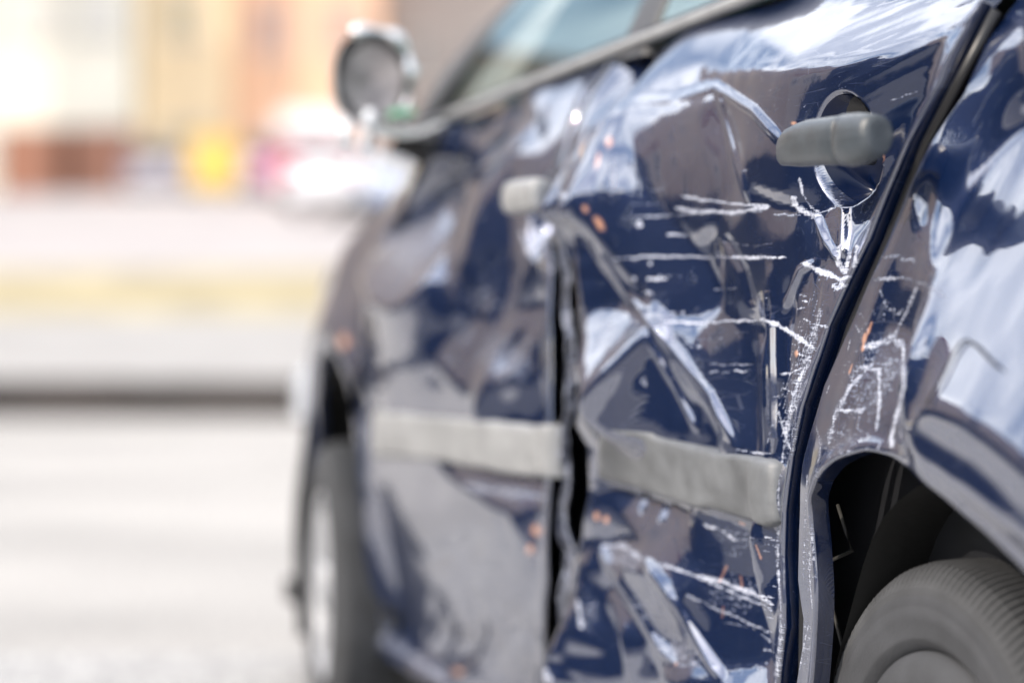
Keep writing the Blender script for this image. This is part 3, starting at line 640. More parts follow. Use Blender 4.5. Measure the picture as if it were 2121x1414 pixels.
ar(.35, .0, (1050, 1070), (1128, 1065), (1128, 1180), (1090, 1130))
ar(.25, .05, (755, 1020), (790, 1020), (830, 1220), (800, 1250), (760, 1200))
ar(.05, .30, (850, 1120), (980, 1080), (1000, 1110), (880, 1160))
ar(0, -.55, (740, 1290), (800, 1270), (900, 1360), (960, 1420), (880, 1430))
ar(.1, -.2, (840, 1290), (960, 1330), (1060, 1414), (960, 1414))
DF = Dent(.75, 2.1, .1, 1.22, A, crisp=1.4, gain=1.25)
_gr = np.array(edge_sh(Gr)); _gr = _gr[np.argsort(_gr[:, 1])]; _gf = np.array(edge_sh(Gf)); _gf = _gf[np.argsort(_gf[:, 1])]
def front_ramp(s, h): return sstep((s-np.interp(h, _gr[:, 1], _gr[:, 0])+.01)/.08)*sstep((np.interp(h, _gf[:, 1], _gf[:, 0])-s+.03)/.1)
def front_disp(s, h):
    d = DF(s, h)*front_ramp(s, h)+.0010*vnoise(h*11, s*6, 61)+.0006*vnoise(h*28, s*15, 62)
    px, py = fwd(s, nbase(s, h)+d, h)
    k = np.exp(-((px-1040)/110.)**2-((py-720)/110.)**2)
    d = d+k*.004*vnoise(h*20+s*8, s*13, 63)
    k = np.clip((py-1220)/90, 0, 1); d = d+k*.004*vnoise(h*22+s*9, s*9, 64)
    e = np.sqrt(((s-1.005)/.055)**2+((h-.918)/.066)**2)
    return d-.030*np.clip((1-e)/.34, 0, 1)**.8*np.where(e < 1, 1, 0)
def front_bot(s): return None
S, H = door_grid(Gr, Gf, lambda s: belt(np.asarray(s))-.012, .17, front_disp, None, 260, 330)
D = front_disp(S, H); N_ = nbase(S, H)+D; PX, PY = fwd(S, N_, H)
strokes = [([(960, 1005), (1060, 1020), (1130, 1030)], 12, .6), ([(1000, 695), (1060, 700), (1120, 712)], 7, .45), ([(760, 1300), (840, 1350), (930, 1414)], 16, .6), ([(1080, 480), (1096, 525), (1120, 500)], 8, .95), ([(800, 862), (900, 880), (1000, 880)], 8, .5)]
sc_ = marks(PX, PY, S, H, strokes, [(850, 500, 95, 120, 30, .42), (810, 1330, 80, 30, 35, .5), (900, 1390, 60, 30, 35, .45), (1045, 745, 90, 60, 20, .40), (960, 690, 40, 60, 0, .3), (1000, 620, 60, 40, 20, .3), (930, 740, 30, 30, 0, .3), (1080, 620, 40, 30, 0, .25)])  # scrapes plus broad soft pale patches over the bulge and mid door
glint = marks(PX, PY, S, H, [], [(1110, 1098, 12, 14, 0, 1), (1098, 1136, 10, 12, 0, .9), (948, 1390, 14, 10, 20, .9)])
front_door = sheet('front_door', S, H, N_, M['paint'], car, {'scuff_pale': sc_, 'glint': glint}, label='dented scraped front door', depth=.004)
DFs = blur(DF.D, 5.)
def front_soft(s, h): return bilin(DFs, (np.asarray(s)-.75)/.005, (np.asarray(h)-.1)/.005)*front_ramp(s, h)
moulding('side_moulding', [(765, 850), (850, 856), (960, 868), (1060, 875), (1132, 880)], [(765, 945), (860, 950), (960, 965), (1060, 985), (1132, 990)], front_soft, front_door, M['trim_light'], label='scraped pale side moulding')
secs = [(1047, 408, 2, .002, -.012), (1049, 410, 24, .008, -.006), (1056, 410, 34, .012, 0), (1075, 408, 36, .014, .004), (1100, 405, 36, .015, .004), (1104, 404, 33, .014, .004), (1108, 404, 36, .016, .004), (1122, 403, 34, .015, .002), (1132, 402, 26, .012, -.004), (1136, 402, 8, .006, -.008)]
loft_handle(secs, .035, front_soft, front_door, 'door_handle', M['trim_light'])

# ---- black seams / body side behind the doors
ys = np.linspace(.16, 1.13, 60)
def inner_wall(name, s0, s1, dn, m):
    P = [[V(s, float(nbase(s, h))+dn, h) for h in ys] for s in np.linspace(s0, s1, 30)]
    return MB().grid(P).build(name, m, car, True)
inner_wall('body_side', -.42, 2.05, -.11, M['cavity'])
# rubber seal strip running down the seam before the rear quarter
tr = [edge_sh([p])[0] for p in [(2026, 20), (1942, 182), (1882, 300), (1805, 500), (1728, 680), (1675, 845), (1652, 950), (1640, 1060), (1632, 1150), (1632, 1250), (1630, 1414), (1630, 1520)]]
MB().tube([V(s, float(nbase(s, h))-.020, h) for s, h in tr], .006, 8).build('door_seal', M['seal'], car, True)

# ---- rear quarter panel round the wheel arch
A = []
ar(-.14, -.12, (1900, 260), (1850, 400), (1775, 590), (1700, 800), (1660, 1010), (1690, 1010), (1735, 830), (1830, 560), (1930, 300))
ar(.0, -.35, (2038, 0), (2121, 0), (2121, 90), (2000, 100))
ar(.16, .0, (1990, 110), (2121, 100), (2121, 230), (2020, 330), (1960, 520), (1930, 400), (1930, 260))
ar(.10, -.30, (2005, 110), (2050, 110), (2000, 330), (1985, 300))
ar(-.1, .08, (1880, 420), (1910, 500), (1900, 620), (1850, 720), (1800, 760), (1850, 560))
ar(-.22, -.1, (1915, 340), (1940, 420), (1915, 560), (1900, 560), (1915, 440))
ar(-.02, -.50, (2121, 250), (2060, 320), (2010, 410), (1965, 560), (1935, 760), (1925, 830), (2010, 870), (2121, 970), (2250, 1100), (2300, 700), (2300, 300))
ar(.40, .05, (1960, 560), (1935, 640), (1880, 790), (1880, 850), (1915, 840), (1930, 770))
ar(-.2, -.05, (1860, 850), (1920, 838), (1860, 900), (1840, 905))
ar(.28, .30, (1915, 850), (2010, 880), (2121, 990), (2250, 1130), (2250, 1200), (2121, 1060), (2000, 950), (1900, 890))
ar(.15, -.2, (1890, 890), (2000, 955), (2121, 1070), (2240, 1210), (2121, 1100), (2000, 1000), (1900, 930))
ar(.1, -.3, (1790, 700), (1870, 680), (1860, 830), (1720, 970), (1700, 960), (1740, 840))
DQ = Dent(-1.2, .3, .1, 1.22, A, crisp=1.3)
def quarter_disp(s, h):
    d = DQ(s, h)+.0012*vnoise(h*6, s*24+h*8, 71)*np.clip((s+.62)/.2, 0, 1)*np.clip((h-.6)/.15, 0, 1)+.0005*vnoise(h*16, s*30, 72)
    px, py = fwd(s, nbase(s, h)+d, h)
    k = np.exp(-((px-1800)/90.)**2)*np.clip((py-560)/80, 0, 1)
    return d+k*(.0016*vnoise(h*14+s*10, s*22, 73)+.0004*vnoise(h*40, s*40, 74))
arch = [(1664, 1560), (1690, 1414), (1700, 1250), (1694, 1120), (1695, 1045), (1716, 990), (1765, 948), (1828, 926), (1885, 942), (1950, 975), (2030, 1035), (2121, 1115), (2200, 1205), (2280, 1340), (2330, 1500)]
Eq = [(1650, 1560), (1650, 1414), (1662, 1340), (1664, 1280), (1654, 1200), (1658, 1100), (1670, 960), (1690, 860), (1702, 800), (1747, 680), (1820, 500), (1896, 300), (1953, 190), (2040, 0)]
arch_sh = edge_sh(arch, None); eq_sh = edge_sh(Eq, None)
top_s = np.linspace(eq_sh[-1][0], -1.12, 12)
outer = eq_sh+[(eq_sh[-1][0]-.005, 1.10)]+[(s, float(belt(s))-.012) for s in np.linspace(eq_sh[-1][0]-.03, -1.0, 8)]+[(-1.12, 1.05), (-1.14, .8), (-1.12, .5), (-1.1, .3), (-1.05, .2)]
inner = arch_sh+[(-.66, .26), (-.70, .22)]
def refine(c, n, w):                                # resample by given weights so both rails line up
    c = np.array(c); d = np.r_[0, np.cumsum(np.hypot(*np.diff(c, axis=0).T))]; d /= d[-1]
    return np.interp(w, d, c[:, 0]), np.interp(w, d, c[:, 1])
nu, nv = 620, 200
so, ho = np.array(outer).T; si, hi = np.array(inner).T
co_ = np.array(outer); dd = np.r_[0, np.cumsum(np.hypot(*np.diff(co_, axis=0).T))]; wtot = dd[-1]
ci_ = np.array(inner); di = np.r_[0, np.cumsum(np.hypot(*np.diff(ci_, axis=0).T))]
# pair landmarks: seam bottom .. y=1045 with the arch's front leg, seam top with the crown, rear with the rear foot
lm_o = [0, dd[5], dd[9], dd[13], dd[18], dd[-4], dd[-1]]; lm_i = [0, di[4], di[6], di[9], di[11], di[13], di[-1]]
par = [0, .22, .45, .72, .86, .96, 1]; wu = np.linspace(0, 1, nu)
def smooth_interp(x, xp, yp): return np.interp(x, xp, yp)
qo = np.interp(wu, par, lm_o); qi = np.interp(wu, par, lm_i)
k_ = np.exp(-.5*(np.arange(-25, 26)/9.)**2); k_ /= k_.sum()
sm = lambda v: np.convolve(np.pad(v, 25, 'reflect', reflect_type='odd'), k_, 'valid')
qo, qi = sm(qo), sm(qi)
SO = np.interp(qo, dd, so); HO = np.interp(qo, dd, ho); SI = np.interp(qi, di, si); HI = np.interp(qi, di, hi)
SI, HI = sm(SI), sm(HI)
vv = np.linspace(0, 1, nv)[None, :]
S = SI[:, None]*(1-vv)+SO[:, None]*vv; H = HI[:, None]*(1-vv)+HO[:, None]*vv
D = quarter_disp(S, H)
# rolled lip of the arch
rim_d = np.hypot(S-SI[:, None], H-HI[:, None]); D = D+.006*np.exp(-(rim_d/.012)**2)
N_ = nbase(S, H)+D; PX, PY = fwd(S, N_, H)
strokes = [([(1800, 536), (1850, 530), (1900, 545)], 6, .6), ([(1810, 578), (1870, 574), (1920, 590), (1960, 615)], 6, .75), ([(1900, 590), (1880, 640), (1850, 700)], 6, .65), ([(1822, 600), (1838, 640)], 4, .6), ([(1730, 850), (1790, 850)], 9, .8), ([(1810, 750), (1760, 800), (1730, 860), (1716, 920)], 10, .7),
 ([(1780, 760), (1815, 765)], 12, .7), ([(1820, 760), (1822, 830), (1815, 890)], 7, .85), ([(1870, 700), (1872, 800), (1860, 850), (1846, 905)], 8, .85), ([(1790, 720), (1850, 700), (1868, 720)], 14, .75), ([(1846, 900), (1848, 925)], 10, 1), ([(1700, 1060), (1696, 1200), (1694, 1300)], 7, .6), ([(1700, 1010), (1740, 960), (1800, 925)], 6, .7),
 ([(1672, 980), (1666, 1100), (1664, 1200)], 4, .55), ([(1680, 1110), (1676, 1180), (1682, 1260)], 5, .7), ([(1655, 1390), (1668, 1320), (1676, 1290)], 3, .7), ([(1760, 640), (1785, 650), (1800, 690)], 3, .5), ([(1690, 880), (1700, 920), (1690, 990)], 6, .5), ([(1840, 640), (1860, 650), (1870, 640)], 5, .6)]
for k in range(50):
    y = 620+RNG.rand()*320; x = 1730+RNG.rand()*130-(y-620)*.12; l_ = 6+RNG.rand()*22; a_ = RNG.rand()*2
    strokes.append(([(x, y), (x+l_*math.cos(a_), y+l_*math.sin(a_))], 1.5+RNG.rand()*2.5, .3+.4*RNG.rand()))
sc_ = marks(PX, PY, S, H, strokes, [(1840, 770, 34, 60, 12, .45), (1800, 790, 70, 120, 14, .30), (1740, 920, 50, 60, 20, .3), (1676, 1140, 14, 120, 0, .42), (1672, 1330, 14, 80, 0, .4)])
glint = marks(PX, PY, S, H, [([(1792, 690), (1786, 728)], 5, .9), ([(1806, 665), (1792, 705)], 4, .8), ([(1765, 755), (1758, 775)], 3, .7)], [])
quarter = sheet('rear_quarter_panel', S, H, N_, M['paint'], car, {'scuff_pale': sc_, 'glint': glint}, label='scraped rear quarter panel with bent wheel arch lip')
# the thin torn hairline wire sticking on the panel
pts = []
for x, y in [(1918, 838), (1945, 790), (1972, 735), (1990, 709), (2004, 703), (2022, 716), (2045, 740), (2068, 762)]:
    s, h, n = surf(x, y, DQ, .004); pts.append(V(s, n, h))
MB().tube(pts, .0011, 6).build('wire', M['black'], car, True, label='thin bent black wire lying on the rear quarter panel')
# ---- front fender
Hf = [(918, 262), (872, 330), (815, 425), (765, 525), (747, 620), (742, 760), (740, 900), (742, 1050), (742, 1200), (732, 1290), (730, 1400)]
fe = edge_sh(Hf, None)
farch = [(1.93, .20), (1.925, .34), (1.935, .5), (1.985, .63), (2.08, .71), (2.22, .735), (2.36, .70), (2.46, .62), (2.53, .5), (2.56, .34), (2.57, .24)]
fout = list(reversed(fe))+[(1.80, 1.06), (2.0, 1.01), (2.2, .95), (2.45, .88), (2.7, .80), (2.9, .74), (3.0, .66), (3.0, .5), (2.95, .36), (2.85, .22)]
n1 = 240; w = np.linspace(0, 1, n1)
def railed(a, b, la, lb, lp, n1, n2):
    a = np.array(a); b = np.array(b); da = np.r_[0, np.cumsum(np.hypot(*np.diff(a, axis=0).T))]; db = np.r_[0, np.cumsum(np.hypot(*np.diff(b, axis=0).T))]
    w = np.linspace(0, 1, n1); qa = np.interp(w, lp, [da[i] for i in la]); qb = np.interp(w, lp, [db[i] for i in lb]); vv = np.linspace(0, 1, n2)[None, :]
    SA, HA = np.interp(qa, da, a[:, 0]), np.interp(qa, da, a[:, 1]); SB, HB = np.interp(qb, db, b[:, 0]), np.interp(qb, db, b[:, 1])
    return SA[:, None]*(1-vv)+SB[:, None]*vv, HA[:, None]*(1-vv)+HB[:, None]*vv
S, H = railed(farch, fout, [0, 2, 4, 5, 7, 10], [0, 5, 11, 14, 16, 20], [0, .25, .5, .65, .82, 1], 240, 90)
def fend_disp(s, h): return .02*np.exp(-((np.hypot(s-2.24, h-.36)-.40)/.05)**2)-.05*np.clip((h-.8)/.25, 0, 1)**1.5*np.clip((s-1.75)/.3, 0, 1)+.003*vnoise(h*9, s*8, 81)
D = fend_disp(S, H)
fender = sheet('front_fender', S, H, nbase(S, H)+D, M['paint'], car, {'scuff_pale': S*0, 'glint': marks(*fwd(S, nbase(S, H)+D, H), S, H, [], [(712, 705, 13, 18, 0, 1)])})

# ---- rest of the body: lofted shell (bonnet, roof, far side, tail) ----
def loft(name, rows, m, parent=car, **k): return MB().grid([[V(*p) for p in r] for r in rows]).build(name, m, parent, True, **k)
Wd = -1.70
def far(n): return Wd-n
def roofn(s): return -.36
rows = []
for s in np.linspace(1.78, 3.02, 20):
    t = (s-1.78)/1.24; he = float(np.interp(s, [1.78, 2.0, 2.2, 2.45, 2.7, 2.9, 3.02], [1.075, 1.015, .955, .885, .805, .745, .66]))
    ne = float(nbase(s, min(he, 1.0)))-.06; r = []
    for q in np.linspace(0, 1, 15): r.append((s, ne+(far(ne)-ne)*q, he+.05*math.sin(math.pi*q)**.6))
    rows.append(r)
loft('bonnet', rows, M['paint'])
rows = []
for s in np.linspace(-1.14, -.75, 8):
    r = []
    for q in np.linspace(0, 1, 15): r.append((s, -.14+(Wd+.28)*q, 1.12+.02*math.sin(math.pi*q)))
    rows.append(r)
loft('boot_lid', rows, M['paint'])
rows = []
for s in np.linspace(-.55, 1.38, 24):
    hr = 1.47+.05*math.sin(math.pi*np.clip((s+.6)/2.1, 0, 1)); r = []
    for q in np.linspace(0, 1, 17): r.append((s, -.31+(Wd+.62)*q, hr-.045+.05*math.sin(math.pi*q)**.5))
    rows.append(r)
roof = loft('roof', rows, M['paint'])
loft('headlining', [[(p[0], p[1], p[2]-.03) for p in r] for r in rows], M['head'])
rows = [[(s, float(nbase(s, h))*-1+Wd, h) for h in np.linspace(.2, 1.15, 40)] for s in np.linspace(-1.12, 3.0, 60)]
loft('far_side', rows, M['paint'])
rows = [[(3.0+.08*math.sin(math.pi*q)+.06*(1-abs(z-.45)), float(nbase(3.0, .6))+(Wd-2*float(nbase(3.0, .6)))*q, z) for z in np.linspace(.2, .68, 12)] for q in np.linspace(0, 1, 16)]
loft('front_bumper', rows, M['paint'])
rows = [[(-1.14-.09*math.sin(math.pi*q), -.08+(Wd+.16)*q, z) for z in np.linspace(.22, 1.13, 20)] for q in np.linspace(0, 1, 16)]
tail = loft('tail_panel', rows, M['paint'])
for n in (-.18, Wd+.18): MB().box(*sorted((-1.235-OS, -1.17-OS)), n-.10+ON, n+.10+ON, .78, .98).build('tail_light', M['red'], car, bevel=.01)
for n in (-.28, Wd+.28): MB().box(2.98-OS, 3.06-OS, n-.15+ON, n+.15+ON, .55, .70).build('headlight', M['lamp'], car, bevel=.02)
MB().box(-1.05-OS, 2.95-OS, Wd+.09+ON, -.09+ON, .17, .22).build('underbody', M['black'], car)
MB().box(.42-OS, 1.9-OS, -.10+ON, -.055+ON, .13, .19).build('sill', M['cavity'], car, bevel=.01)
# cabin windows, pillars
def side_pt(s, h, side=1, off=0):                   # tumblehome of the glasshouse
    n = -.108-(h-1.13)*.62+off
    return (s, n if side == 1 else Wd-n, h)
topf = lambda s: 1.445+.012*math.sin(s*2)
def pane(name, corners, m, parent, side=1, off=0, nn=10):
    (a, b, c, d) = corners; rows = []
    for i in range(nn):
        u = i/(nn-1); r = []
        for j in range(nn):
            v = j/(nn-1); s = (a[0]*(1-u)+b[0]*u)*(1-v)+(d[0]*(1-u)+c[0]*u)*v; h = (a[1]*(1-u)+b[1]*u)*(1-v)+(d[1]*(1-u)+c[1]*u)*v
            r.append(V(*side_pt(s, h, side, off+.02*math.sin(math.pi*v))))
        rows.append(r)
    return MB().grid(rows).build(name, m, parent, True)
def pillar(name, a, b, wa, wb, side, m, off=.004, thick=.03):
    P = []
    for t in np.linspace(0, 1, 14):
        s = a[0]+(b[0]-a[0])*t; h = a[1]+(b[1]-a[1])*t; w_ = wa+(wb-wa)*t; bul = .02*math.sin(math.pi*t); row = []
        for (ds, dn) in ((-.5, -1), (-.5, -.1), (-.42, 0), (0, .12), (.42, 0), (.5, -.1), (.5, -1), (-.5, -1)):
            p = side_pt(s+ds*w_, h, side, off+bul); row.append(V(p[0], p[1]+(dn*thick)*(1 if side == 1 else -1), p[2]))
        P.append(row)
    return MB().grid(P).build(name, m, car, True)
M['pillar'] = mat('satin grey window frame', (.045, .046, .05), .5)
for sd_ in (1, -1):
    pane('front_window', ((.92, 1.140), (1.86, 1.118), (1.60, 1.44), (.92, 1.45)), M['glass'], car, sd_)
    pane('rear_window', ((-.25, 1.165), (.81, 1.145), (.81, 1.45), (-.05, 1.45)), M['glass'], car, sd_)
    pillar('door_pillar', (.865, 1.13), (.865, 1.46), .115, .10, sd_, M['pillar'])
    pillar('windscreen_pillar', (1.90, 1.09), (1.74, 1.35), .12, .10, sd_, M['pillar'], .010, .05)
    pillar('roof_rail', (1.74, 1.35), (1.45, 1.46), .09, .08, sd_, M['pillar'], .010, .05)
    pillar('rear_pillar', (-.42, 1.15), (-.22, 1.46), .30, .26, sd_, M['paint'], .006, .04)
# bright belt trim along the window sills, left side in view
ts = np.linspace(-.30, 1.86, 60)
MB().tube([V(s, float(nbase(s, belt(s)-.006))+.004, float(belt(s))-.004) for s in ts], .0085, 10).build('belt_trim', M['trim_light'], car, True)
MB().tube([V(s, float(nbase(s, belt(s)-.006))-.012, float(belt(s))+.010) for s in ts], .0065, 8).build('window_seal', M['seal'], car, True)
rows = [[side_pt(1.60-.0*v, 1.35)[:0] or (1.92-(.58)*v, -.20-.10*v+(Wd+.40+.20*v)*u, 1.09+.37*v+.02*math.sin(math.pi*u)) for v in np.linspace(0, 1, 8)] for u in np.linspace(0, 1, 12)]
loft('windscreen', rows, M['glass'])
rows = [[(-.85+.35*v, -.20-.10*v+(Wd+.40+.20*v)*u, 1.13+.32*v) for v in np.linspace(0, 1, 8)] for u in np.linspace(0, 1, 12)]
loft('back_window', rows, M['glass'])
# seats, dashboard, steering wheel
for (s, n) in ((.95, -.48), (.95, -1.22), (.05, -.48), (.05, -1.22)):
    q = MB(); P = []
    for t in np.linspace(0, 1, 10):
        hh2 = .55+.62*t; w_ = .26-.05*t; P.append([V(s-.22*t+dx, n+dy*w_, hh2) for dx, dy in ((.06, -1), (.10, -.8), (.07, 0), (.10, .8), (.06, 1), (-.06, .9), (-.08, 0), (-.06, -.9), (.06, -1))])
    q.grid(P).box(s-.12-OS, s+.42-OS, n-.26+ON, n+.26+ON, .42, .56)
    st = q.build('seat', M['seat'], car, True)
    MB().box(s-.30-OS, s-.19-OS, n-.13+ON, n+.13+ON, 1.19, 1.36).build('headrest', M['seat'], st, bevel=.035, smooth=True)
MB().prism([(1.50-OS, .75), (1.44-OS, .98), (1.55-OS, 1.06), (1.93-OS, 1.07), (1.93-OS, .75)], Wd+.14+ON, -.14+ON).build('dashboard', M['dash'], car)
ring = [Vector(V(1.36+.19*math.sin(a)*.35, -.48+.19*math.cos(a), 1.0+.19*math.sin(a)*.94)) for a in np.linspace(0, 2*math.pi, 33)]
MB().tube(ring, .014, 8).tube([V(1.36, -.65, 1.0), V(1.36, -.31, 1.0)], .012, 6).build('steering_wheel', M['black'], car, True)

# ---- wing mirror, broken
mi = MB(); P = []
cs, cn, ch = 1.70, .042, 1.190                     # housing centre
for t in np.linspace(0, 1, 12):                     # open shell: rim faces back
    sc2 = math.sqrt(max(1-(t*.98)**2, .01)); row = []
    for k in range(33):
        a = 2*math.pi*k/32; c, q = math.cos(a), math.sin(a)
        row.append(V(cs+.13*t, cn+.066*sc2*math.copysign(abs(c)**.8, c), ch+.078*sc2*math.copysign(abs(q)**.8, q)))
    P.append(row)
mirror = mi.grid(P).build('wing_mirror', M['trim_light'], car, True, label='broken grey wing mirror with its housing hanging open')
P = []
for rr in np.linspace(0, 1, 8):
    P.append([V(cs+.012+.01*(1-rr), cn-.004+.054*rr*math.cos(a), ch-.004+.064*rr*math.sin(a)) for a in np.linspace(0, 2*math.pi, 33)])
MB().grid(P).build('mirror_glass', mat('cracked dark mirror', (.34, .30, .29), .3, metal=.5, var=.4, vscale=20), mirror, True)
rim = [V(cs-.004, cn+.067*math.copysign(abs(math.cos(a))**.8, math.cos(a)), ch+.079*math.copysign(abs(math.sin(a))**.8, math.sin(a))) for a in np.linspace(R(60), R(235), 20)]
MB().tube(rim, [.009+.004*math.sin(i*1.1) for i in range(20)], 8).build('mirror_rim', M['chrome'], mirror, True)
MB().tube([V(cs+.06, cn-.06, ch-.09), V(cs+.05, cn-.11, ch-.12), V(cs+.04, -.13, ch-.12)], [.03, .028, .035], 12).build('mirror_arm', M['black'], mirror, True)
# hanging broken base with bright shards and a strip of green board
P = []
for i, s in enumerate(np.linspace(1.58, 1.74, 8)):
    P.append([V(s, -.055+.14*v+.01*math.sin(i), 1.105-.020*math.sin(3*v+i*.4)+.010*(i % 2)-.015*v) for v in np.linspace(0, 1, 8)])
MB().grid(P).build('broken_base', M['trim_light'], mirror, True)
MB().box(1.60-OS, 1.66-OS, -.005+ON, .025+ON, 1.118, 1.128).build('circuit_board', mat('green circuit board', (.16, .42, .26), .4), mirror)
for (s, n, h, r) in ((1.66, .10, 1.09, .024), (1.62, .07, 1.11, .018), (1.70, .05, 1.085, .02)):
    MB().rev([(.001, -.01), (r, -.006), (r*.9, .006), (.001, .01)], 10, V(s, n, h)).build('shard', M['lamp'], mirror, True)

# ---- wheels
def wheel(s, n_out, h, rad, parent, label, steer=0, dome=False):
    w = bpy.data.objects.new('wheel', None); COL.objects.link(w); w.parent = parent; w.location = V(s, n_out, h); w.rotation_euler = (0, 0, steer); w['label'] = label
    seg = 300; prof = [(rad*.66, -.016), (rad*.68, -.006), (rad*.71, .001), (rad*.72, .0025), (rad*.73, .002), (rad*.78, .006), (rad*.825, .0065), (rad*.832, .0045), (rad*.84, .0052), (rad*.875, .002)]
    MB().rev(prof, 120).build('tyre', M['tyre'], w, True)
    q = MB(); pr = [(rad*.87, .0015), (rad*.90, .001), (rad*.935, -.004), (rad*.963, -.011), (rad*.983, -.019), (rad*.995, -.032), (rad, -.05), (rad, -.075), (rad*.975, -.078), (rad*.975, -.086), (rad, -.089), (rad, -.125), (rad*.975, -.128), (rad*.975, -.136), (rad, -.139), (rad*.995, -.175), (rad*.96, -.195), (rad*.7, -.20)]
    n_ = len(pr)
    for k in range(seg*2):
        a = 2*math.pi*k/(seg*2); gro = (k % 4) < 2
        for j, (r, y) in enumerate(pr):
            aa = a+.9*abs(y+.10)*1.2
            rr = r-(.004 if gro and r > rad*.92 and j > 0 else 0); q.v.append((rr*math.cos(aa), y, rr*math.sin(aa)))
    for k in range(seg*2):
        k2 = (k+1) % (seg*2)
        for i in range(n_-1): q.f.append((k*n_+i, k*n_+i+1, k2*n_+i+1, k2*n_+i))
    q.build('tread', M['tread'], w)
    rb = MB().rev([(rad*.66, -.016), (rad*.65, -.03), (rad*.60, -.06), (rad*.2, -.07), (.001, -.07)], 64).build('rim', M['black'], w, True)
    if dome:
        MB().rev([(rad*.675, -.016), (rad*.665, -.004), (rad*.62, .004), (rad*.55, .008), (rad*.46, .006), (rad*.42, -.004), (rad*.40, -.03)], 96).build('hubcap', M['tyre'], w, True)
        MB().rev([(rad*.40, -.03), (rad*.3, -.035), (rad*.12, -.02), (.001, -.02)], 48).build('hub', M['black'], w, True)
        return w
    cap = MB(); P = []
    for k in range(7):
        a = 2*math.pi*k/7; ca, sa = math.cos(a), math.sin(a)
        for j, r in enumerate(np.linspace(rad*.12, rad*.64, 6)): pass
        rows = [[(r*ca-wd*sa, -.008-.016*(1-(r/rad/.64)**2)*0-.012*abs(wd)/.03, r*sa+wd*ca) for wd in (-.030-.02*r, -.02, 0, .02, .030+.02*r)] for r in np.linspace(rad*.10, rad*.64, 8)]
        cap.grid(rows)
    cap.rev([(rad*.665, -.014), (rad*.65, -.004), (rad*.61, -.006), (rad*.59, -.02)], 72).rev([(.001, .004), (rad*.10, .003), (rad*.17, -.006), (rad*.18, -.03)], 48)
    cap.build('hubcap', M['rim'], w, True)
    for k in range(5):
        a = 2*math.pi*k/5+.3; MB().rev([(.001, .0), (.009, -.002), (.011, -.03)], 10, (rad*.21*math.cos(a), -.012, rad*.21*math.sin(a))).build('wheel_bolt', M['chrome'], w, True)
    return w
wheel(-.15, -.035, .238, .275, car, 'dusty rear wheel under the bent arch', dome=True)
wheel(2.20, .012, .275, .275, car, 'front wheel steered out of its arch', R(-7))
wheel(-.27, Wd+.04, .275, .275, car, 'far rear wheel', R(180)); wheel(2.20, Wd+.04, .275, .275, car, 'far front wheel', R(180))
# arch liners
def liner(cs2, ch2, r, n0, n1_):
    P = []
    for a in np.linspace(R(-25), R(205), 40):
        rr = r*(1+.015*math.sin(a*9)); P.append([V(cs2+rr*math.cos(a), n, ch2+rr*math.sin(a)) for n in np.linspace(n0, n1_, 8)])
    q = MB().grid(P); q.build('wheel_arch_liner', M['liner'], car, True)
    MB().box(cs2-r-.05-OS, cs2+r+.05-OS, n1_-.02+ON, n1_+ON, .15, ch2+r+.05).build('inner_arch_wall', M['liner'], car)
liner(-.27, .275, .345, -.035, -.34); liner(2.24, .30, .40, -.04, -.34)
# torn liner edge seen inside the rear arch
pts = [(1735, 1045), (1752, 1100), (1765, 1140), (1722, 1160), (1712, 1190), (1725, 1260), (1745, 1340), (1752, 1360)]
pp = []
for x, y in pts: s, h = inv(x, y, -.05); pp.append(V(s, -.05, h))
MB().tube(pp, .0022, 6).build('liner_edge', mat('worn liner edge', (.028, .027, .024), .7), car, True)

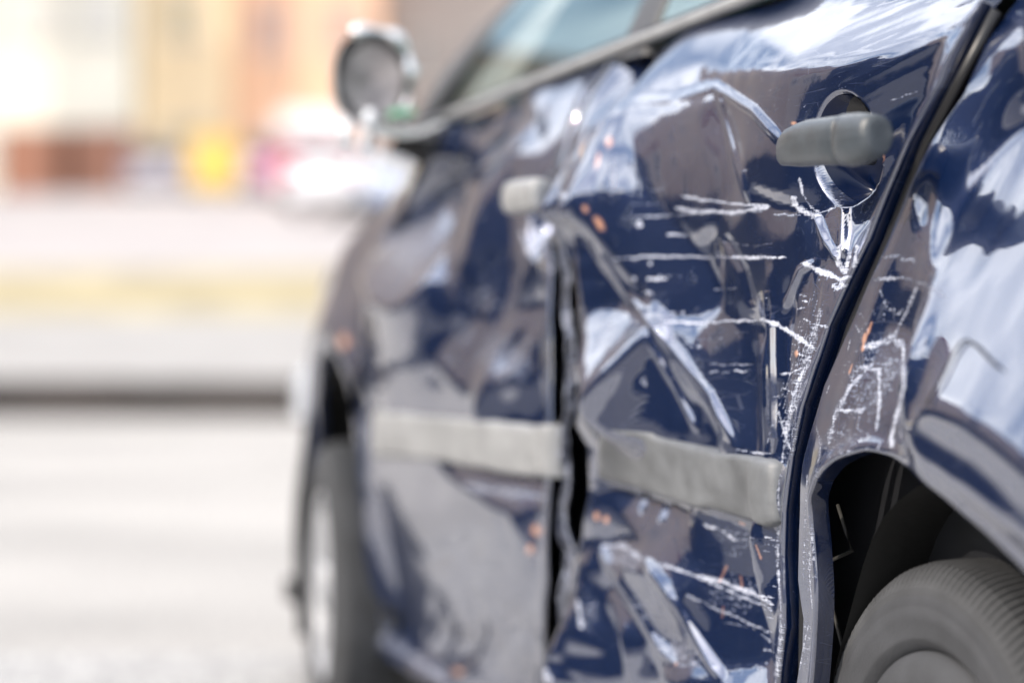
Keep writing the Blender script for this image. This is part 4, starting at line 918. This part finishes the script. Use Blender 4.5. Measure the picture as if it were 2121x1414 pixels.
# ------------------------------------------------------------------ background street
def parked_car(label, x, y, rz, col, van=False, second=None):
    c = empty('parked_car', label, 'van' if van else 'car', (x, y, slope_z(y)), rz, 'parked vehicles along the far street')
    pm = mat('parked car paint', col, .3, **{'Coat_Weight': .7})
    ln = 2.1; wd = .86
    if van: prof = [(-ln, .3), (-ln, 1.1), (-ln+.05, 1.75), (-ln+.3, 1.85), (1.1, 1.85), (1.55, 1.25), (2.05, 1.05), (2.15, .6), (2.1, .3)]
    else: prof = [(-ln, .3), (-ln-.03, .75), (-ln+.1, .98), (-1.4, 1.0), (1.0, .98), (1.9, .85), (2.12, .65), (2.1, .3)]
    body = MB().prism(prof, -wd, wd).build('body', pm, c, bevel=.05)
    if not van:
        MB().prism([(-1.75, .96), (-1.3, 1.43), (.35, 1.45), (1.15, .95)], -wd+.10, wd-.10).build('roof', pm, c, bevel=.05)
        for sy in (-1, 1): MB().prism([(-1.5, 1.02), (-1.2, 1.36), (.28, 1.38), (.9, 1.02)], sy*(wd-.085)-.01, sy*(wd-.085)+.01).build('window', M['dash'], c)
        MB().box(-1.72, -1.36, -wd+.2, wd-.2, 1.0, 1.36).build('back_window', M['dash'], c)
    else:
        for sy in (-1, 1): MB().prism([(.2, 1.2), (.2, 1.65), (1.1, 1.65), (1.4, 1.2)], sy*wd-.01, sy*wd+.012).build('window', M['dash'], c)
    for sx in (-1.3, 1.3):
        for sy in (-1, 1):
            w = MB().rev([(.001, -.1), (.3, -.1), (.32, -.06), (.32, .06), (.3, .1), (.001, .1)], 20, (sx, sy*(wd-.06), .32)).build('wheel', M['tread'], c, True)
            MB().rev([(.001, sy*.112), (.19, sy*.112), (.2, sy*.09)], 16, (sx, sy*(wd-.06), .32)).build('hubcap', M['rim'], w, True)
    for sy in (-.62, .62):
        MB().box(2.06, 2.15, sy-.15, sy+.15, .62, .76).build('headlight', M['lamp'], c)
        MB().box(-2.16, -2.09, sy-.14, sy+.14, .72, .88).build('tail_light', M['red'], c)
    if second: MB().box(-1.9, 1.9, -wd-.015, wd+.015, .34, .60).build('lower_panel', mat('lower panel', second, .4), c)
    return c
def bg(px, Y, z=0): return ((px-CX)/F*Y, Y)
parked_car('white hatchback nearest the broken wing mirror, pale blue along its sills', bg(735, 50)[0], 50, R(75), (.80, .81, .84), second=(.25, .38, .75))
parked_car('white van parked between the lilac car and the white hatchback', bg(640, 60)[0], 60, R(100), (.82, .81, .78), van=True)
parked_car('pale lilac car parked right of the yellow skip', bg(545, 64)[0], 64, R(96), (.62, .55, .78))
parked_car('small red car half hidden by the white hatchback', bg(672, 56)[0], 56, R(80), (.62, .08, .14))
parked_car('pale pink-grey car parked left of the yellow skip', bg(345, 66)[0], 66, R(90), (.72, .66, .68))
# yellow container
sk = empty('container', 'yellow lidded container standing by the far parked cars', 'container', (bg(446, 60)[0], 60, slope_z(60)))
ym = mat('yellow container paint', (.80, .54, .12), .5, var=.1)
MB().prism([(-.56, .12), (-.64, 1.15), (.64, 1.15), (.56, .12)], -.5, .5).build('tank', ym, sk, bevel=.03)
MB().prism([(-.68, 1.15), (-.6, 1.36), (.6, 1.36), (.68, 1.15)], -.56, .56).build('lid', ym, sk, bevel=.03)
for a in (-.4, .4): MB().rev([(.001, -.04), (.09, -.04), (.09, .04), (.001, .04)], 12, (a, -.4, .09)).build('wheel', M['tread'], sk, True)

def building(label, x0, x1, y, dep, h, col, floors, cols, wcol=(.09, .09, .10), roofcol=(.25, .10, .07), door_cols=(), warm=None, win=(1.2, 1.5), name='building', rz=0, loc=None, gable=True, z0=None):
    g = slope_z(y)-.3 if z0 is None else z0
    b = empty(name, label, 'building', (0, 0, 0) if loc is None else loc, rz)
    cx_ = (x0+x1)/2
    if loc is None: b.location = (cx_, y, g)
    x0 -= cx_; x1 -= cx_
    wm = mat('facade', col, .9, var=.12, vscale=.6, bump=.3, bscale=8); gm = mat('window pane', wcol, .12); fm = mat('window frame', (.6, .58, .54), .6)
    MB().box(x0, x1, 0, dep, 0, h).build('wall', wm, b)
    rm = mat('roof covering', roofcol, .85, var=.2, vscale=3)
    if gable: MB().prism([(0, 0), (0, 0)], 0, 0) if False else MB().grid([[(x, yy, zz) for (yy, zz) in ((-.4, h+.02), (dep/2, h+dep*.32), (dep+.4, h+.02))] for x in (x0-.3, x1+.3)]).build('roof', rm, b)
    else: MB().box(x0-.15, x1+.15, -.2, dep+.1, h, h+.35).build('roof', rm, b)
    fw = (x1-x0)/cols; fh = h/floors
    for f in range(floors):
        for c in range(cols):
            cx2 = x0+fw*(c+.5); zc = fh*(f+.55)
            if f == 0 and c in door_cols:
                d = MB().box(cx2-1.1, cx2+1.1, -.06, -.004, .3, 2.9).build('door', mat('brown door', (.42, .20, .13), .6), b)
                continue
            w_, hh2 = win[0]/2, win[1]/2
            o = MB().box(cx2-w_, cx2+w_, -.05, -.004, zc-hh2, zc+hh2).build('window', gm, b)
            fr = MB()
            for (a0, a1, b0, b1) in ((-w_-.08, w_+.08, hh2, hh2+.08), (-w_-.08, w_+.08, -hh2-.12, -hh2), (-w_-.08, -w_, -hh2, hh2), (w_, w_+.08, -hh2, hh2), (-.03, .03, -hh2, hh2)):
                fr.box(cx2+a0, cx2+a1, -.09, -.052, zc+b0, zc+b1)
            fr.build('frame', fm, o)
    return b
building('tall house with brown garage doors at the far left, its cream standing in for sun glow', -17.5, -11.7, 74, 9, 12.5, (.98, .94, .80), 3, 3, wcol=(.88, .86, .78), door_cols=(1, 2), roofcol=(.62, .42, .28))  # facade cream carries the upper left sun glow in its colour
building('ochre house between the tall house and the orange house', -11.55, -8.8, 75, 9, 12.5, (.88, .69, .44), 3, 1, wcol=(.62, .5, .3), roofcol=(.35, .15, .08))
building('orange rendered house behind the yellow container', -8.75, -4.2, 76, 9, 12, (.88, .55, .36), 3, 2, wcol=(.6, .36, .26), door_cols=(), roofcol=(.3, .12, .08))
building('taupe stone building directly behind the wing mirror', -4.1, 9, 78, 10, 14, (.40, .34, .30), 4, 6, wcol=(.28, .24, .21), roofcol=(.12, .1, .1))
# houses beyond the left edge, mirrored in the doors
def facing(label, az, dist, w, h, dep, col, floors, cols, **k):
    x = math.sin(R(az))*dist; y = math.cos(R(az))*dist
    return building(label, -w/2, w/2, y, dep, h, col, floors, cols, loc=(x, y, slope_z(y)-.2 if y > 27 else -.05), rz=R(-az), **k)
facing('long brown brick block left of the picture', -35, 58, 46, 17, 12, (.37, .295, .235), 4, 11, wcol=(.20, .16, .13), gable=False)
facing('dark slate coloured shed added out of view for dark reflections in the doors', -82, 24, 30, 8.5, 10, (.028, .03, .036), 2, 6, wcol=(.01, .01, .012), roofcol=(.03, .03, .03), gable=False)  # unseen shed added so the dented paint mirrors something dark
facing('grey brown warehouse further left of the picture', -55, 42, 14, 10, 12, (.44, .36, .29), 2, 5, wcol=(.16, .13, .11), gable=False)

# hedge added out of view, a dark band for the doors to reflect
def hedge(label, a, b, h, w):
    a = Vector(a); b = Vector(b); L_ = (b-a).length; t = empty('hedge', label, 'hedge', (a.x, a.y, 0), math.atan2(b.y-a.y, b.x-a.x))  # added hedge, out of view
    core = MB().box(.1, L_-.1, -w/2+.15, w/2-.15, 0, h-.2).build('added_inner_twigs', mat('added dark twigs', (.02, .018, .012), .95), t)
    f = MB()
    for k in range(int(L_*380)):
        p = Vector((random.uniform(0, L_), random.uniform(-w/2, w/2), random.uniform(.05, h+.12*math.sin(k))))
        u = Vector((random.uniform(-1, 1), random.uniform(-1, 1), random.uniform(-1, 1))).normalized(); v = u.orthogonal().normalized(); sz = random.uniform(.07, .15)
        q = len(f.v); f.v += [tuple(p-u*sz), tuple(p+v*sz*.5), tuple(p+u*sz), tuple(p-v*sz*.5)]; f.f.append((q, q+1, q+2, q+3))
    f.build('added_foliage', mat('added hedge leaves', (.035, .036, .022), .75, var=.5, vscale=3), t); return t
# ------------------------------------------------------------------ trees added beyond the left edge, dark shapes for the paint to reflect
LEAF = mat('added dark green leaves', (.035, .055, .025), .7, var=.5, vscale=2); BARK = mat('added brown bark', (.09, .06, .045), .9, bump=.5, bscale=20)
def tree(label, az, dist, h, r, n=4200):
    x = math.sin(R(az))*dist; y = math.cos(R(az))*dist; t = empty('tree', label, 'tree', (x, y, slope_z(y)-.05), random.random()*6, 'trees added beyond the left edge')
    q = MB().tube([(0, 0, 0), (.1, 0, h*.3), (-.05, .1, h*.6), (.05, 0, h*.9)], [.28, .2, .13, .05], 10)
    for k in range(7):
        a = k*2.4; z = h*(.3+.08*k); q.tube([(0, 0, z), (math.cos(a)*r*.45, math.sin(a)*r*.45, z+h*.12), (math.cos(a)*r*.8, math.sin(a)*r*.8, z+h*.2)], [.09, .05, .02], 6)
    q.build('added_trunk', BARK, t, True)
    cl = [(random.gauss(0, r*.42), random.gauss(0, r*.42), h*.62+random.gauss(0, h*.16)) for _ in range(34)]
    f = MB()
    for k in range(n):
        c = random.choice(cl); p = Vector(c)+Vector((random.gauss(0, .45), random.gauss(0, .45), random.gauss(0, .4)))
        u = Vector((random.uniform(-1, 1), random.uniform(-1, 1), random.uniform(-1, 1))).normalized(); v = u.orthogonal().normalized(); sz = random.uniform(.18, .36)
        b = len(f.v); f.v += [tuple(p-u*sz), tuple(p+v*sz*.5), tuple(p+u*sz), tuple(p-v*sz*.5)]; f.f.append((b, b+1, b+2, b+3))
    me = bpy.data.meshes.new('crown'); me.from_pydata(f.v, [], f.f); link('crown', me, LEAF, t, False)
tree('tall dark tree added out of view between the warehouse and the added slate shed', -63, 30, 11, 3.6); tree('bushy tree added behind the camera on the left', -118, 16, 8, 3.4)
hedge('long dark hedge added outside the left edge, to be reflected in the doors', (-13, 25.5), (-16.5, -6), 2.3, 1.1)
